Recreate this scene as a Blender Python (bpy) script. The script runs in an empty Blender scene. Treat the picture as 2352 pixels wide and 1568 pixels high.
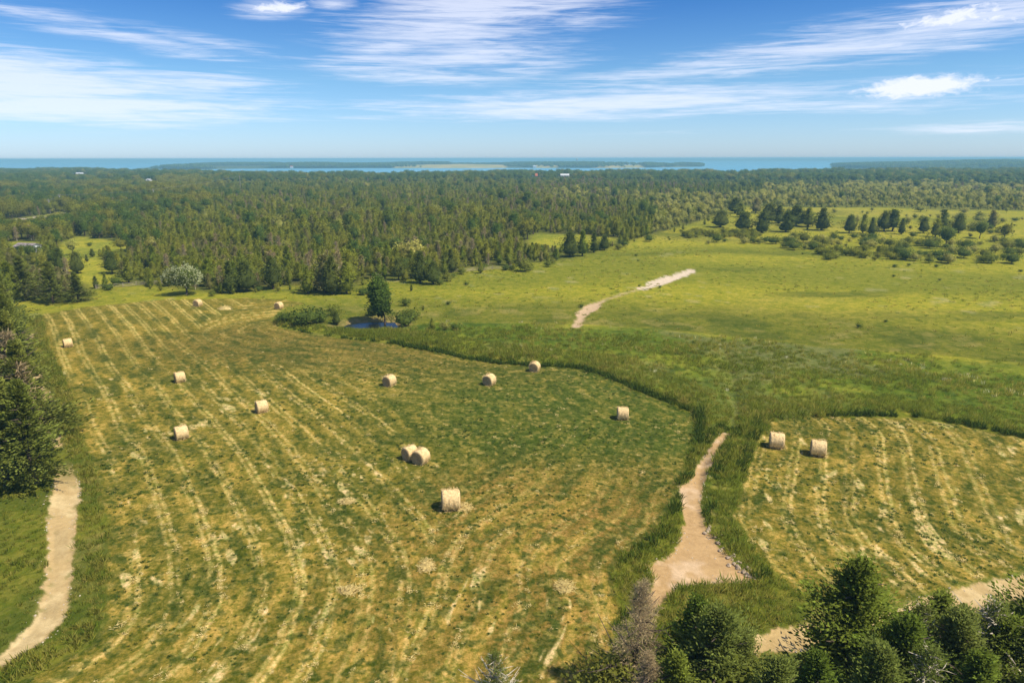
import bpy, math, random
import numpy as np
from mathutils import Vector

R = math.radians
rng = np.random.default_rng(7)
random.seed(7)
scene = bpy.context.scene
COL = scene.collection

# ------------------------------------------------------------------ camera, sky, sun, exposure
CAM_H = 32.0
PITCH = R(15.0)
FW, FH, FPX = 2352.0, 1568.0, 1568.0
cam_data = bpy.data.cameras.new('camera')
cam_data.sensor_width = 36.0
cam_data.lens = 24.0
cam_data.clip_start = 0.5
cam_data.clip_end = 120000.0
cam = bpy.data.objects.new('camera', cam_data)
cam.location = (0, 0, CAM_H)
ROLL = 0.0017
from mathutils import Matrix
cam.rotation_euler = (Matrix.Rotation(R(90) - PITCH, 3, 'X') @ Matrix.Rotation(-ROLL, 3, 'Z')).to_euler()
COL.objects.link(cam)
scene.camera = cam

scene.view_settings.view_transform = 'Standard'
scene.view_settings.look = 'None'
scene.view_settings.exposure = 0.30
scene.view_settings.gamma = 1.0
scene.view_settings.use_curve_mapping = False
try:
    scene.cycles.use_denoising = True
    scene.cycles.max_bounces = 5
    scene.cycles.diffuse_bounces = 2
    scene.cycles.glossy_bounces = 2
    scene.cycles.transmission_bounces = 2
    scene.cycles.transparent_max_bounces = 4
    scene.cycles.volume_bounces = 0
except Exception:
    pass

SUN_EL, SUN_AZ = R(55), R(114)          # azimuth measured from +Y towards +X
sun_dir = Vector((math.sin(SUN_AZ) * math.cos(SUN_EL), math.cos(SUN_AZ) * math.cos(SUN_EL), math.sin(SUN_EL)))
sd_ = bpy.data.lights.new('sun', 'SUN')
sd_.energy = 4.6
sd_.angle = R(0.53)
sd_.color = (1.0, 0.92, 0.76)
sun = bpy.data.objects.new('sun', sd_)
sun.rotation_euler = sun_dir.to_track_quat('Z', 'Y').to_euler()
COL.objects.link(sun)


def ray_dir(px, py):
    """Direction of a ray that leaves the camera (used to lay the place out once, in metres)."""
    u, v = (px - FW / 2) / FPX, (FH / 2 - py) / FPX
    u, v = u + ROLL * v, v - ROLL * u
    d = np.array([u, math.cos(PITCH) + v * math.sin(PITCH), -math.sin(PITCH) + v * math.cos(PITCH)])
    return d / np.linalg.norm(d)


def az_el(px, py):
    d = ray_dir(px, py)
    return math.atan2(d[0], d[1]), math.asin(d[2])


SKY_STRENGTH = 0.10
world = bpy.data.worlds.new('World')
scene.world = world
world.use_nodes = True
nt = world.node_tree
nt.nodes.clear()
N, L = nt.nodes.new, nt.links.new


def wmath(op, a, b=None, clamp=False):
    n = N('ShaderNodeMath'); n.operation = op; n.use_clamp = clamp
    for i, v in enumerate((a, b)):
        if v is None:
            continue
        if isinstance(v, (int, float)):
            n.inputs[i].default_value = v
        else:
            L(v, n.inputs[i])
    return n.outputs[0]


def wrange(v, a, b, c=0.0, d=1.0, smooth=True):
    n = N('ShaderNodeMapRange')
    n.interpolation_type = 'SMOOTHSTEP' if smooth else 'LINEAR'
    L(v, n.inputs['Value'])
    for k, x in (('From Min', a), ('From Max', b), ('To Min', c), ('To Max', d)):
        n.inputs[k].default_value = x
    return n.outputs[0]


sky = N('ShaderNodeTexSky')
sky.sky_type = 'NISHITA'
sky.sun_disc = False
sky.sun_elevation = SUN_EL
sky.sun_rotation = SUN_AZ
sky.altitude = 0.0
sky.air_density = 1.0
sky.dust_density = 0.3
sky.ozone_density = 3.0
tc = N('ShaderNodeTexCoord')
sep = N('ShaderNodeSeparateXYZ'); L(tc.outputs['Generated'], sep.inputs[0])
az = wmath('ARCTAN2', sep.outputs[0], sep.outputs[1])
el = wmath('ARCSINE', sep.outputs[2])
# the blue deepens up the view, then pales overhead to soften blue fill: a colour filter over the whole sky
ramp = N('ShaderNodeValToRGB')
L(wrange(el, 0.0, R(60), smooth=False), ramp.inputs[0])
cr = ramp.color_ramp
SKY_STOPS = [(0.0, (0.74, 0.97, 1.48)), (0.04, (0.68, 0.92, 1.32)), (0.10, (0.55, 0.83, 1.11)), (0.192, (0.25, 0.565, 0.97)), (0.40, (0.32, 0.52, 0.88)), (1.0, (0.45, 0.62, 0.92))]
cr.elements[0].position, cr.elements[0].color = SKY_STOPS[0][0], SKY_STOPS[0][1] + (1,)
cr.elements[1].position, cr.elements[1].color = SKY_STOPS[-1][0], SKY_STOPS[-1][1] + (1,)
for p_, c_ in SKY_STOPS[1:-1]:
    e_ = cr.elements.new(p_); e_.color = c_ + (1,)
mul = N('ShaderNodeMix'); mul.data_type = 'RGBA'; mul.blend_type = 'MULTIPLY'; mul.inputs[0].default_value = 1.0
L(sky.outputs[0], mul.inputs[6]); L(ramp.outputs[0], mul.inputs[7])
# clouds: streaky noise over (azimuth, elevation), gathered where the cirrus stands
comb = N('ShaderNodeCombineXYZ'); L(az, comb.inputs[0]); L(el, comb.inputs[1])


def wnoise(sx, sy, detail, rough, dist, off=0.0, rot=0.0):
    m = N('ShaderNodeMapping'); m.inputs['Scale'].default_value = (sx, sy, 1); m.inputs['Location'].default_value = (off, off * 0.7, 0)
    m.inputs['Rotation'].default_value = (0, 0, rot)
    L(comb.outputs[0], m.inputs[0])
    n = N('ShaderNodeTexNoise'); n.inputs['Scale'].default_value = 1.0; n.inputs['Detail'].default_value = detail
    n.inputs['Roughness'].default_value = rough; n.inputs['Distortion'].default_value = dist
    L(m.outputs[0], n.inputs['Vector'])
    return n.outputs['Fac']


CLOUDS = [  # px, py, half width, half height, tilt (deg), strength: long soft veils
    (1090, 25, 340, 62, 3, 1.0), (1010, 70, 300, 55, 2, 0.95), (870, 115, 150, 36, 3, 0.95), (1060, 128, 330, 46, 2, 0.8),
    (960, 172, 330, 26, -3, 0.8), (1250, 145, 190, 28, 4, 0.7), (1330, 50, 180, 26, 4, 0.65), (620, 22, 95, 22, 4, 0.95),
    (770, 9, 75, 15, 2, 0.95),
    (40, 190, 420, 66, -5, 1.15), (90, 238, 560, 44, 0, 1.1), (330, 200, 330, 42, 2, 0.8), (420, 262, 640, 14, 0, 0.7),
    (500, 192, 220, 16, 0, 0.7), (230, 72, 420, 26, -9, 0.62), (480, 98, 340, 20, -8, 0.5),
    (1420, 238, 620, 36, 1, 1.1), (1640, 245, 700, 20, 0, 0.8), (1180, 252, 430, 16, 1, 0.7), (1960, 246, 300, 15, -1, 0.7),
    (2230, 45, 240, 40, 5, 1.05), (2080, 50, 330, 42, 5, 0.6), (1850, 125, 560, 45, 5, 0.75), (1650, 160, 560, 32, 4, 0.65),
    (2110, 105, 420, 28, 5, 0.65), (2300, 293, 250, 14, 0, 0.7), (2330, 185, 190, 15, 0, 0.5), (1900, 200, 420, 18, 3, 0.45),
    (1500, 305, 320, 10, 0, 0.25), (560, 130, 300, 20, 3, 0.3),
]
PUFFS = [(2110, 200, 128, 22, 2, 1.0), (2190, 40, 130, 24, 8, 0.7), (640, 18, 90, 15, 5, 0.7), (2300, 40, 90, 13, 0, 0.6), (860, 108, 100, 20, 4, 0.35)]


def gather(lst):
    acc = None
    for (cx, cy, hw, hh, tilt, s) in lst:
        a0, e0 = az_el(cx, cy)
        m = N('ShaderNodeMapping'); m.vector_type = 'TEXTURE'
        m.inputs['Location'].default_value = (a0, e0, 0)
        m.inputs['Rotation'].default_value = (0, 0, R(tilt))
        m.inputs['Scale'].default_value = (hw / FPX * 1.25, hh / FPX * 1.35, 1)
        L(comb.outputs[0], m.inputs[0])
        g = N('ShaderNodeTexGradient'); g.gradient_type = 'SPHERICAL'
        L(m.outputs[0], g.inputs[0])
        v = wmath('MULTIPLY', g.outputs['Fac'], s * 1.3)
        acc = v if acc is None else wmath('MAXIMUM', acc, v)
    return acc


streak = wnoise(5, 95, 10, 0.64, 0.9, 3.1, 0.03)
streak2 = wnoise(22, 300, 7, 0.6, 0.4, 9.7, 0.05)
puff_n = wnoise(60, 130, 8, 0.6, 0.3, 5.2)
veil = wmath('ADD', wmath('MULTIPLY', streak, 0.75), wmath('MULTIPLY', streak2, 0.35))
mask = gather(CLOUDS)
high = wrange(wnoise(2.2, 5.0, 4, 0.55, 0.5, 1.3), 0.42, 0.66)          # veil carried on over the rest of the sky, thickened to whiten the fill light
high = wmath('MULTIPLY', high, wrange(el, R(13), R(22), 0.0, 1.0))
mask = wmath('MAXIMUM', mask, high)
raw = wmath('ADD', mask, wmath('MULTIPLY', wmath('SUBTRACT', veil, 0.56), 3.0))
a1 = wmath('MULTIPLY', wrange(raw, 0.10, 1.35), wrange(mask, 0.0, 0.55))
pm = gather(PUFFS)
praw = wmath('ADD', pm, wmath('MULTIPLY', wmath('SUBTRACT', puff_n, 0.5), 1.3))
a2 = wmath('MULTIPLY', wrange(praw, 0.25, 0.85), wrange(pm, 0.0, 0.3))
alpha = wmath('MAXIMUM', wmath('MULTIPLY', a1, 0.68), wmath('MULTIPLY', a2, 0.92))
cm = N('ShaderNodeMix'); cm.data_type = 'RGBA'
L(alpha, cm.inputs[0]); L(mul.outputs[2], cm.inputs[6])
cm.inputs[7].default_value = (0.80 / SKY_STRENGTH, 0.83 / SKY_STRENGTH, 0.94 / SKY_STRENGTH, 1)
bg = N('ShaderNodeBackground'); bg.inputs['Strength'].default_value = SKY_STRENGTH
L(cm.outputs[2], bg.inputs['Color'])
wo = N('ShaderNodeOutputWorld'); L(bg.outputs[0], wo.inputs[0])


# ------------------------------------------------------------------ noise and small maths
def _hash(ix, iy, seed):
    h = (ix.astype(np.int64) * 374761393 + iy.astype(np.int64) * 668265263 + seed * 1442695041) & 0xFFFFFFFF
    h = ((h ^ (h >> 13)) * 1274126177) & 0xFFFFFFFF
    h = ((h ^ (h >> 16)) * 2246822519) & 0xFFFFFFFF
    return ((h ^ (h >> 15)) & 0xFFFFFF) / float(0xFFFFFF)


def vnoise(x, y, seed):
    ix, iy = np.floor(x), np.floor(y)
    fx, fy = x - ix, y - iy
    fx, fy = fx * fx * fx * (fx * (fx * 6 - 15) + 10), fy * fy * fy * (fy * (fy * 6 - 15) + 10)
    a, b = _hash(ix, iy, seed), _hash(ix + 1, iy, seed)
    c, d = _hash(ix, iy + 1, seed), _hash(ix + 1, iy + 1, seed)
    return (a + (b - a) * fx) * (1 - fy) + (c + (d - c) * fx) * fy


def fbm(x, y, size, seed, octaves=4, cell=None, rough=0.5):
    """Noise around 0 (about -1..1) whose largest feature is SIZE metres; octaves finer than CELL fade out."""
    out, amp, tot = np.zeros_like(x), 1.0, 0.0
    for o in range(octaves):
        s = size / (2 ** o)
        ca, sa = math.cos(0.7 * o + seed), math.sin(0.7 * o + seed)
        n = vnoise((x * ca - y * sa) / s + 17.3 * o, (x * sa + y * ca) / s - 9.1 * o, seed + o) * 2 - 1
        if cell is not None:
            n = n * np.clip((s / np.maximum(cell, 1e-6) - 0.8) / 1.2, 0, 1)
        out += amp * n
        tot += amp
        amp *= rough
    return out / tot * 1.6


def sst(a, b, v):
    t = np.clip((v - a) / (b - a), 0, 1)
    return t * t * (3 - 2 * t)


def sd_poly(x, y, poly):
    """Signed distance to a polygon, positive inside."""
    d2 = np.full(x.shape, 1e18)
    inside = np.zeros(x.shape, bool)
    n = len(poly)
    for i in range(n):
        (x0, y0), (x1, y1) = poly[i], poly[(i + 1) % n]
        ex, ey = x1 - x0, y1 - y0
        t = np.clip(((x - x0) * ex + (y - y0) * ey) / (ex * ex + ey * ey + 1e-12), 0, 1)
        d2 = np.minimum(d2, (x - x0 - t * ex) ** 2 + (y - y0 - t * ey) ** 2)
        if y0 != y1:
            c = ((y0 <= y) & (y < y1)) | ((y1 <= y) & (y < y0))
            inside ^= c & (x < x0 + (y - y0) / (y1 - y0) * ex)
    d = np.sqrt(d2)
    return np.where(inside, d, -d)


def d_line(x, y, pts):
    d2 = np.full(x.shape, 1e18)
    for (x0, y0), (x1, y1) in zip(pts[:-1], pts[1:]):
        ex, ey = x1 - x0, y1 - y0
        t = np.clip(((x - x0) * ex + (y - y0) * ey) / (ex * ex + ey * ey + 1e-12), 0, 1)
        d2 = np.minimum(d2, (x - x0 - t * ex) ** 2 + (y - y0 - t * ey) ** 2)
    return np.sqrt(d2)


def flat(px, py, z=0.0):
    d = ray_dir(px, py)
    t = (z - CAM_H) / d[2]
    return d[0] * t, d[1] * t


def fp(pts):
    return [flat(a, b) for a, b in pts]


# ------------------------------------------------------------------ the plan of the place (metres)
FIELD_A = fp([(92, 724), (210, 702), (330, 691), (450, 686), (560, 683), (650, 686), (700, 696), (650, 708), (622, 728), (640, 750), (720, 768),
              (830, 781), (930, 792), (1000, 803), (1060, 818), (1150, 831), (1240, 835), (1330, 843), (1390, 862), (1450, 890), (1520, 918), (1590, 946),
              (1598, 975), (1580, 1050), (1560, 1110), (1520, 1210), (1450, 1260), (1405, 1310), (1420, 1400), (1400, 1568), (1420, 1900), (300, 2100), (-260, 1680), (20, 1575),
              (110, 1538), (200, 1480), (240, 1420), (250, 1330), (248, 1200), (222, 1090), (180, 990), (160, 900), (120, 810)])
FIELD_B = fp([(1688, 1190), (1700, 1130), (1735, 1020), (1765, 972), (1850, 961), (2000, 958), (2100, 962), (2200, 976), (2352, 1008), (2700, 1080), (2800, 1240),
              (2352, 1312), (2240, 1333), (2080, 1380), (1950, 1400), (1810, 1345), (1760, 1300), (1715, 1240)])
TRACK_LEFT = fp([(-120, 1555), (0, 1500), (60, 1445), (95, 1380), (108, 1300), (110, 1200), (116, 1145), (128, 1100), (122, 1040), (100, 950), (76, 880), (62, 800), (60, 740),
                 (72, 740), (82, 800), (104, 870), (128, 950), (152, 1040), (172, 1090), (186, 1125), (172, 1200), (166, 1330), (150, 1415), (100, 1470), (0, 1530), (-120, 1600)])
TRACK_MID = fp([(1674, 988), (1656, 1002), (1636, 1026), (1600, 1068), (1584, 1108), (1560, 1116), (1566, 1150), (1571, 1200), (1558, 1250), (1530, 1282), (1486, 1296), (1505, 1330),
                (1484, 1380), (1500, 1410), (1530, 1372), (1560, 1346), (1640, 1338), (1712, 1338), (1728, 1322), (1692, 1300), (1650, 1252), (1618, 1208), (1609, 1160), (1616, 1110), (1640, 1062), (1668, 1016), (1678, 992)])
ROAD_RIGHT = fp([(2520, 1290), (2352, 1318), (2240, 1340), (2140, 1368), (2060, 1392), (1900, 1428), (1790, 1443), (1735, 1458), (1708, 1474), (1726, 1500), (1800, 1494), (1900, 1484), (2060, 1440),
                 (2170, 1412), (2300, 1384), (2352, 1372), (2520, 1340)])
PATHS = [fp([(1594, 620), (1562, 629), (1500, 648), (1466, 664), (1478, 668), (1530, 655), (1575, 637), (1594, 626)]),
         fp([(1392, 686), (1360, 694), (1334, 712), (1318, 734), (1310, 754), (1332, 754), (1338, 736), (1354, 716), (1380, 698), (1394, 690)])]
THREAD = fp([(1470, 665), (1440, 673), (1392, 688)])
POND = fp([(790, 744), (805, 737), (850, 733), (900, 733), (908, 742), (895, 750), (850, 752), (812, 750)])
LUSH = fp([(622, 742), (700, 757), (830, 774), (930, 785), (1000, 795), (1060, 810), (1150, 824), (1240, 828), (1330, 836), (1400, 858), (1590, 940), (1620, 1000), (1600, 1120), (1700, 1120), (1765, 968), (2000, 952),
           (2100, 956), (2352, 1002), (2700, 1075), (2700, 870), (2352, 840), (2100, 815), (1900, 800), (1700, 775), (1500, 752), (1300, 742), (1000, 738), (900, 752), (760, 752), (660, 726)])
# where the woods begin: a chain from left to right; north of it is forest floor
EDGE = fp([(-900, 800), (-200, 720), (40, 690), (200, 690), (215, 655), (330, 652), (400, 662), (480, 668), (560, 666), (640, 655), (680, 655), (700, 668), (800, 668), (850, 640), (1000, 645), (1060, 618), (1180, 612),
           (1280, 600), (1330, 588), (1430, 562), (1530, 532), (1640, 500), (1700, 478), (1900, 478), (2100, 482), (2352, 488), (2700, 495), (3300, 520)])
FOREST = EDGE + [(2300.0, 1500.0), (2300, 2600), (-2300, 2600), (-2300, 1500)]
CLEAR = [fp([(80, 640), (140, 560), (180, 545), (230, 552), (300, 560), (300, 575), (270, 590), (240, 600), (245, 622), (285, 635), (290, 652), (210, 656), (150, 640), (120, 600)]),
         fp([(1205, 548), (1230, 538), (1330, 540), (1420, 550), (1400, 562), (1330, 572), (1270, 566), (1215, 560)]),
         fp([(20, 505), (140, 482), (142, 492), (36, 512), (-40, 526)]), fp([(930, 520), (1010, 520), (1010, 526), (930, 526)]),
         fp([(10, 560), (60, 555), (100, 558), (108, 588), (40, 592)])]
FAR_ROAD = fp([(-300, 575), (-100, 535), (20, 512), (70, 500), (140, 490), (190, 480)])
SHORE_PX = [(-1500, 2250), (0, 2250), (200, 2150), (330, 1850), (600, 1320), (1000, 1290), (1350, 1450), (1700, 1500), (1900, 1750), (2100, 1900), (2352, 2000), (4000, 2100)]
LAKE_Z = -12.0
_az_knots = np.array([math.atan2(a - FW / 2, FPX / math.cos(PITCH)) for a, _ in SHORE_PX])
_sh_vals = np.array([b for _, b in SHORE_PX], float)


def shore(azv):
    return np.interp(azv, _az_knots, _sh_vals)


def height(x, y, cell=None):
    x, y = np.asarray(x, float), np.asarray(y, float)
    r = np.hypot(x, y)
    h = 0.35 * fbm(x, y, 45, 11, 3) * sst(40, 140, r) + 0.9 * fbm(x, y * 1.6, 130, 31, 2) * sst(120, 260, r) * (1 - sst(600, 900, r))
    lush = sd_poly(x, y, LUSH)
    h = h + 0.35 * sst(0, 1.2, lush) + 0.18 * sst(0, 2, lush) * fbm(x, y, 5, 71, 3, cell)
    h = h - 1.1 * sst(-3.5, 1.5, sd_poly(x, y, POND))
    for tr in (TRACK_LEFT, TRACK_MID, ROAD_RIGHT):
        h = h - 0.12 * sst(-0.3, 0.5, sd_poly(x, y, tr))
    for p in PATHS:
        h = h - 0.2 * sst(-1.0, 0.8, sd_poly(x, y, p))
    # the ditch that runs up from the dirt track through the wet grass
    h = h - 0.5 * np.exp(-(d_line(x, y, DITCH) / 1.1) ** 2)
    h = h - 0.45 * np.exp(-((d_line(x, y, EDGE_TRENCH) - 0.6) / 0.6) ** 2)  # trench added along the field edge to deepen its shade
    s = shore(np.arctan2(x, y)) + 40 * fbm(x, y, 300, 51, 3)
    h = h - 16.0 * sst(s - 60, s + 60, r)
    return h


EDGE_TRENCH = fp([(930, 792), (1000, 803), (1060, 818), (1150, 831), (1240, 835), (1330, 843), (1390, 862), (1450, 890), (1520, 918), (1590, 946)])
DITCH = fp([(1676, 990), (1690, 940), (1682, 880), (1668, 820), (1655, 790)])


def P(px, py):
    """The point of the ground that shows at (px, py) of the layout drawing."""
    x, y = flat(px, py)
    for _ in range(4):
        z = float(height(np.array([x]), np.array([y]))[0])
        x, y = flat(px, py, z)
    return Vector((x, y, z))


def tree_height(base, py_top):
    """Height of something that stands at BASE and whose top shows at row PY_TOP."""
    v = (FH / 2 - py_top) / FPX
    r = base.y
    k = (-math.sin(PITCH) + v * math.cos(PITCH)) / (math.cos(PITCH) + v * math.sin(PITCH))
    return CAM_H + r * k - base.z


# ------------------------------------------------------------------ object and mesh helpers
def tag(o, label=None, cat=None, group=None, kind=None):
    if label: o['label'] = label
    if cat: o['category'] = cat
    if group: o['group'] = group
    if kind: o['kind'] = kind
    return o


def link(o, parent=None):
    COL.objects.link(o)
    if parent is not None:
        o.parent = parent
    return o


def empty(name, loc=(0, 0, 0), rz=0.0, sc=1.0):
    o = bpy.data.objects.new(name, None)
    o.empty_display_size = 0.3
    o.location = loc
    o.rotation_euler = (0, 0, rz)
    o.scale = (sc, sc, sc) if isinstance(sc, (int, float)) else sc
    return link(o)


def np_mesh(name, V, faces, mats=None, tint=None, col=None, smooth=False, midx=None):
    """faces: a list of (n, k) integer arrays. tint: one float per face. col: one rgb per vertex."""
    me = bpy.data.meshes.new(name)
    V = np.asarray(V, np.float32)
    faces = [np.asarray(f, np.int32) for f in faces if len(f)]
    me.vertices.add(len(V)); me.vertices.foreach_set('co', V.ravel())
    loops = np.concatenate([f.ravel() for f in faces])
    tot = np.concatenate([np.full(len(f), f.shape[1], np.int32) for f in faces])
    start = np.concatenate([[0], np.cumsum(tot)[:-1]]).astype(np.int32)
    me.loops.add(len(loops)); me.loops.foreach_set('vertex_index', loops)
    me.polygons.add(len(tot)); me.polygons.foreach_set('loop_start', start)
    try:
        me.polygons.foreach_set('loop_total', tot)
    except Exception:
        pass
    me.polygons.foreach_set('use_smooth', np.full(len(tot), smooth))
    if midx is not None:
        me.polygons.foreach_set('material_index', np.asarray(midx, np.int32))
    for m in (mats or []):
        me.materials.append(m)
    if tint is not None:
        a = me.attributes.new('tint', 'FLOAT', 'FACE'); a.data.foreach_set('value', np.asarray(tint, np.float32))
    if col is not None:
        a = me.attributes.new('Col', 'FLOAT_COLOR', 'POINT')
        a.data.foreach_set('color', np.hstack([col, np.ones((len(col), 1))]).astype(np.float32).ravel())
    me.update(calc_edges=True)
    return me


class Geo:
    """Collects vertices and faces for one mesh."""
    def __init__(self):
        self.V, self.F, self.T, self.M, self.n = [], [], [], [], 0

    def add(self, V, F, tint=1.0, mi=0):
        V = np.asarray(V, float); F = np.asarray(F, int)
        self.V.append(V); self.F.append(F + self.n); self.n += len(V)
        self.T.append(np.broadcast_to(np.asarray(tint, float), (len(F),)).copy())
        self.M.append(np.full(len(F), mi))
        return self

    def tube(self, pts, rad, sides=6, tint=1.0, mi=0, cap=True):
        pts = np.asarray(pts, float); rad = np.asarray(rad, float)
        k = len(pts)
        d = np.gradient(pts, axis=0)
        d /= np.linalg.norm(d, axis=1, keepdims=True) + 1e-9
        ref = np.array([0.0, 0, 1]) if abs(d[0][2]) < 0.9 else np.array([1.0, 0, 0])
        a = np.cross(d, ref); a /= np.linalg.norm(a, axis=1, keepdims=True) + 1e-9
        b = np.cross(d, a)
        th = np.arange(sides) / sides * 2 * np.pi
        ring = a[:, None] * np.cos(th)[None, :, None] + b[:, None] * np.sin(th)[None, :, None]
        V = (pts[:, None] + ring * rad[:, None, None]).reshape(-1, 3)
        i = np.arange(k - 1)[:, None] * sides; j = np.arange(sides)[None]; j2 = (j + 1) % sides
        F = np.stack([i + j, i + j2, i + sides + j2, i + sides + j], -1).reshape(-1, 4)
        self.add(V, F, tint, mi)
        if cap:
            c = (k - 1) * sides
            top = np.arange(sides) + c - 0
            base = self.n - len(V)
            for q in range(1, sides - 1):
                self.F.append(np.array([[base + c, base + c + q, base + c + q + 1, base + c + q + 1]])[:, :3])
                self.T.append(np.array([float(np.mean(tint))])); self.M.append(np.array([mi]))
                self.F.append(np.array([[base, base + q + 1, base + q]]))
                self.T.append(np.array([float(np.mean(tint))])); self.M.append(np.array([mi]))
        return self

    def box(self, lo, hi, tint=1.0, mi=0):
        (x0, y0, z0), (x1, y1, z1) = lo, hi
        V = [(x0, y0, z0), (x1, y0, z0), (x1, y1, z0), (x0, y1, z0), (x0, y0, z1), (x1, y0, z1), (x1, y1, z1), (x0, y1, z1)]
        F = [(0, 3, 2, 1), (4, 5, 6, 7), (0, 1, 5, 4), (1, 2, 6, 5), (2, 3, 7, 6), (3, 0, 4, 7)]
        return self.add(V, F, tint, mi)

    def mesh(self, name, mats, smooth=False, fluff=None):
        by = {}
        for f, t, m in zip(self.F, self.T, self.M):
            by.setdefault(f.shape[1], []).append((f, t, m))
        fs, ts, ms = [], [], []
        for k in by:
            fs.append(np.concatenate([q[0] for q in by[k]])); ts.append(np.concatenate([q[1] for q in by[k]])); ms.append(np.concatenate([q[2] for q in by[k]]))
        mats = mats if isinstance(mats, (list, tuple)) else [mats]
        V = np.concatenate(self.V)
        if fluff is None:
            return np_mesh(name, V, fs, mats, np.concatenate(ts), smooth=smooth, midx=np.concatenate(ms))
        # foliage: leaf normals lean towards the outside of the crown (or straight up for grass), as a mass of leaves takes the light
        cx, cy, cz, k, upw = fluff
        VN = np.zeros_like(V)
        for i, f in enumerate(fs):
            q = V[f]
            fn = unit(np.cross(q[:, 2] - q[:, 0], q[:, -1] - q[:, 1]))
            o = q.mean(1) - np.array([cx, cy, cz]); o = unit(unit(o) + np.array([0, 0, upw]))
            sgn = np.sign((fn * o).sum(1, keepdims=True) + 1e-6)
            fs[i] = np.where(sgn > 0, f, f[:, ::-1])
            nn = unit(fn * sgn * (1 - k) + o * k)
            for c in range(f.shape[1]):
                VN[f[:, c]] += nn
        me = np_mesh(name, V, fs, mats, np.concatenate(ts), smooth=True, midx=np.concatenate(ms))
        me.normals_split_custom_set_from_vertices([tuple(v) for v in unit(VN)])
        return me


def unit(v):
    return v / (np.linalg.norm(v, axis=-1, keepdims=True) + 1e-9)


def kites(g, base, d, length, width, r, tint=1.0, mi=0, fold=0.25):
    """Leaf-like kites that start at BASE and point along D: four vertices each, a little folded and rolled at random."""
    n = len(base)
    length, width = np.broadcast_to(length, n)[:, None], np.broadcast_to(width, n)[:, None]
    d = unit(d)
    a = unit(np.cross(d, unit(r.normal(size=(n, 3)))))
    b = np.cross(d, a)
    mid = base + d * length * 0.45
    V = np.stack([base, mid + a * width * 0.5 + b * width * fold, base + d * length, mid - a * width * 0.5 + b * width * fold], 1).reshape(-1, 3)
    F = np.arange(n * 4).reshape(n, 4)
    g.add(V, F, tint, mi)


# ------------------------------------------------------------------ materials
def new_mat(name):
    m = bpy.data.materials.new(name)
    m.use_nodes = True
    t = m.node_tree
    return m, t, t.nodes['Principled BSDF'], t.nodes['Material Output']


def _n(t, typ, **kw):
    n = t.nodes.new(typ)
    for k, v in kw.items():
        setattr(n, k, v)
    return n


def _mix(t, blend, fac, a, b):
    n = _n(t, 'ShaderNodeMix', data_type='RGBA', blend_type=blend)
    for sock, v in ((n.inputs[0], fac), (n.inputs[6], a), (n.inputs[7], b)):
        if hasattr(v, 'is_output'):
            t.links.new(v, sock)
        elif isinstance(v, (int, float)):
            sock.default_value = v
        else:
            sock.default_value = tuple(v) + (1,)
    return n.outputs[2]


def _rng(t, v, c, d, a=0.0, b=1.0):
    n = _n(t, 'ShaderNodeMapRange')
    t.links.new(v, n.inputs['Value'])
    for k, x in (('From Min', a), ('From Max', b), ('To Min', c), ('To Max', d)):
        n.inputs[k].default_value = x
    return n.outputs[0]


def foliage(name, rgb, alt, transl=0.38, rough=0.7):
    """Leaf colour: per-leaf tint, per-plant drift towards ALT, some light through the leaf."""
    m, t, p, out = new_mat(name)
    at = _n(t, 'ShaderNodeAttribute', attribute_name='tint')
    oi = _n(t, 'ShaderNodeObjectInfo')
    c = _mix(t, 'MIX', oi.outputs['Random'], rgb, alt)
    c = _mix(t, 'MULTIPLY', 1.0, c, at.outputs['Color'])
    t.links.new(c, p.inputs['Base Color'])
    p.inputs['Roughness'].default_value = rough
    p.inputs['Specular IOR Level'].default_value = 0.05
    tr = _n(t, 'ShaderNodeBsdfTranslucent')
    t.links.new(c, tr.inputs['Color'])
    mx = _n(t, 'ShaderNodeMixShader'); mx.inputs[0].default_value = transl
    t.links.new(p.outputs[0], mx.inputs[1]); t.links.new(tr.outputs[0], mx.inputs[2]); t.links.new(mx.outputs[0], out.inputs['Surface'])
    return m


def plain(name, rgb, rough=0.8, var=0.25, scale=3.0, spec=0.3, tint=False, bump=0.0):
    m, t, p, out = new_mat(name)
    tc_ = _n(t, 'ShaderNodeTexCoord')
    nz = _n(t, 'ShaderNodeTexNoise'); nz.inputs['Scale'].default_value = scale; nz.inputs['Detail'].default_value = 6
    t.links.new(tc_.outputs['Object'], nz.inputs['Vector'])
    f = _rng(t, nz.outputs['Fac'], 1 - var, 1 + var, 0.3, 0.7)
    c = _mix(t, 'MULTIPLY', 1.0, rgb, f)
    if tint:
        at = _n(t, 'ShaderNodeAttribute', attribute_name='tint')
        c = _mix(t, 'MULTIPLY', 1.0, c, at.outputs['Color'])
    t.links.new(c, p.inputs['Base Color'])
    p.inputs['Roughness'].default_value = rough
    p.inputs['Specular IOR Level'].default_value = spec
    if bump:
        bp = _n(t, 'ShaderNodeBump'); bp.inputs['Strength'].default_value = 0.6; bp.inputs['Distance'].default_value = bump
        t.links.new(nz.outputs['Fac'], bp.inputs['Height']); t.links.new(bp.outputs[0], p.inputs['Normal'])
    return m


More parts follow.
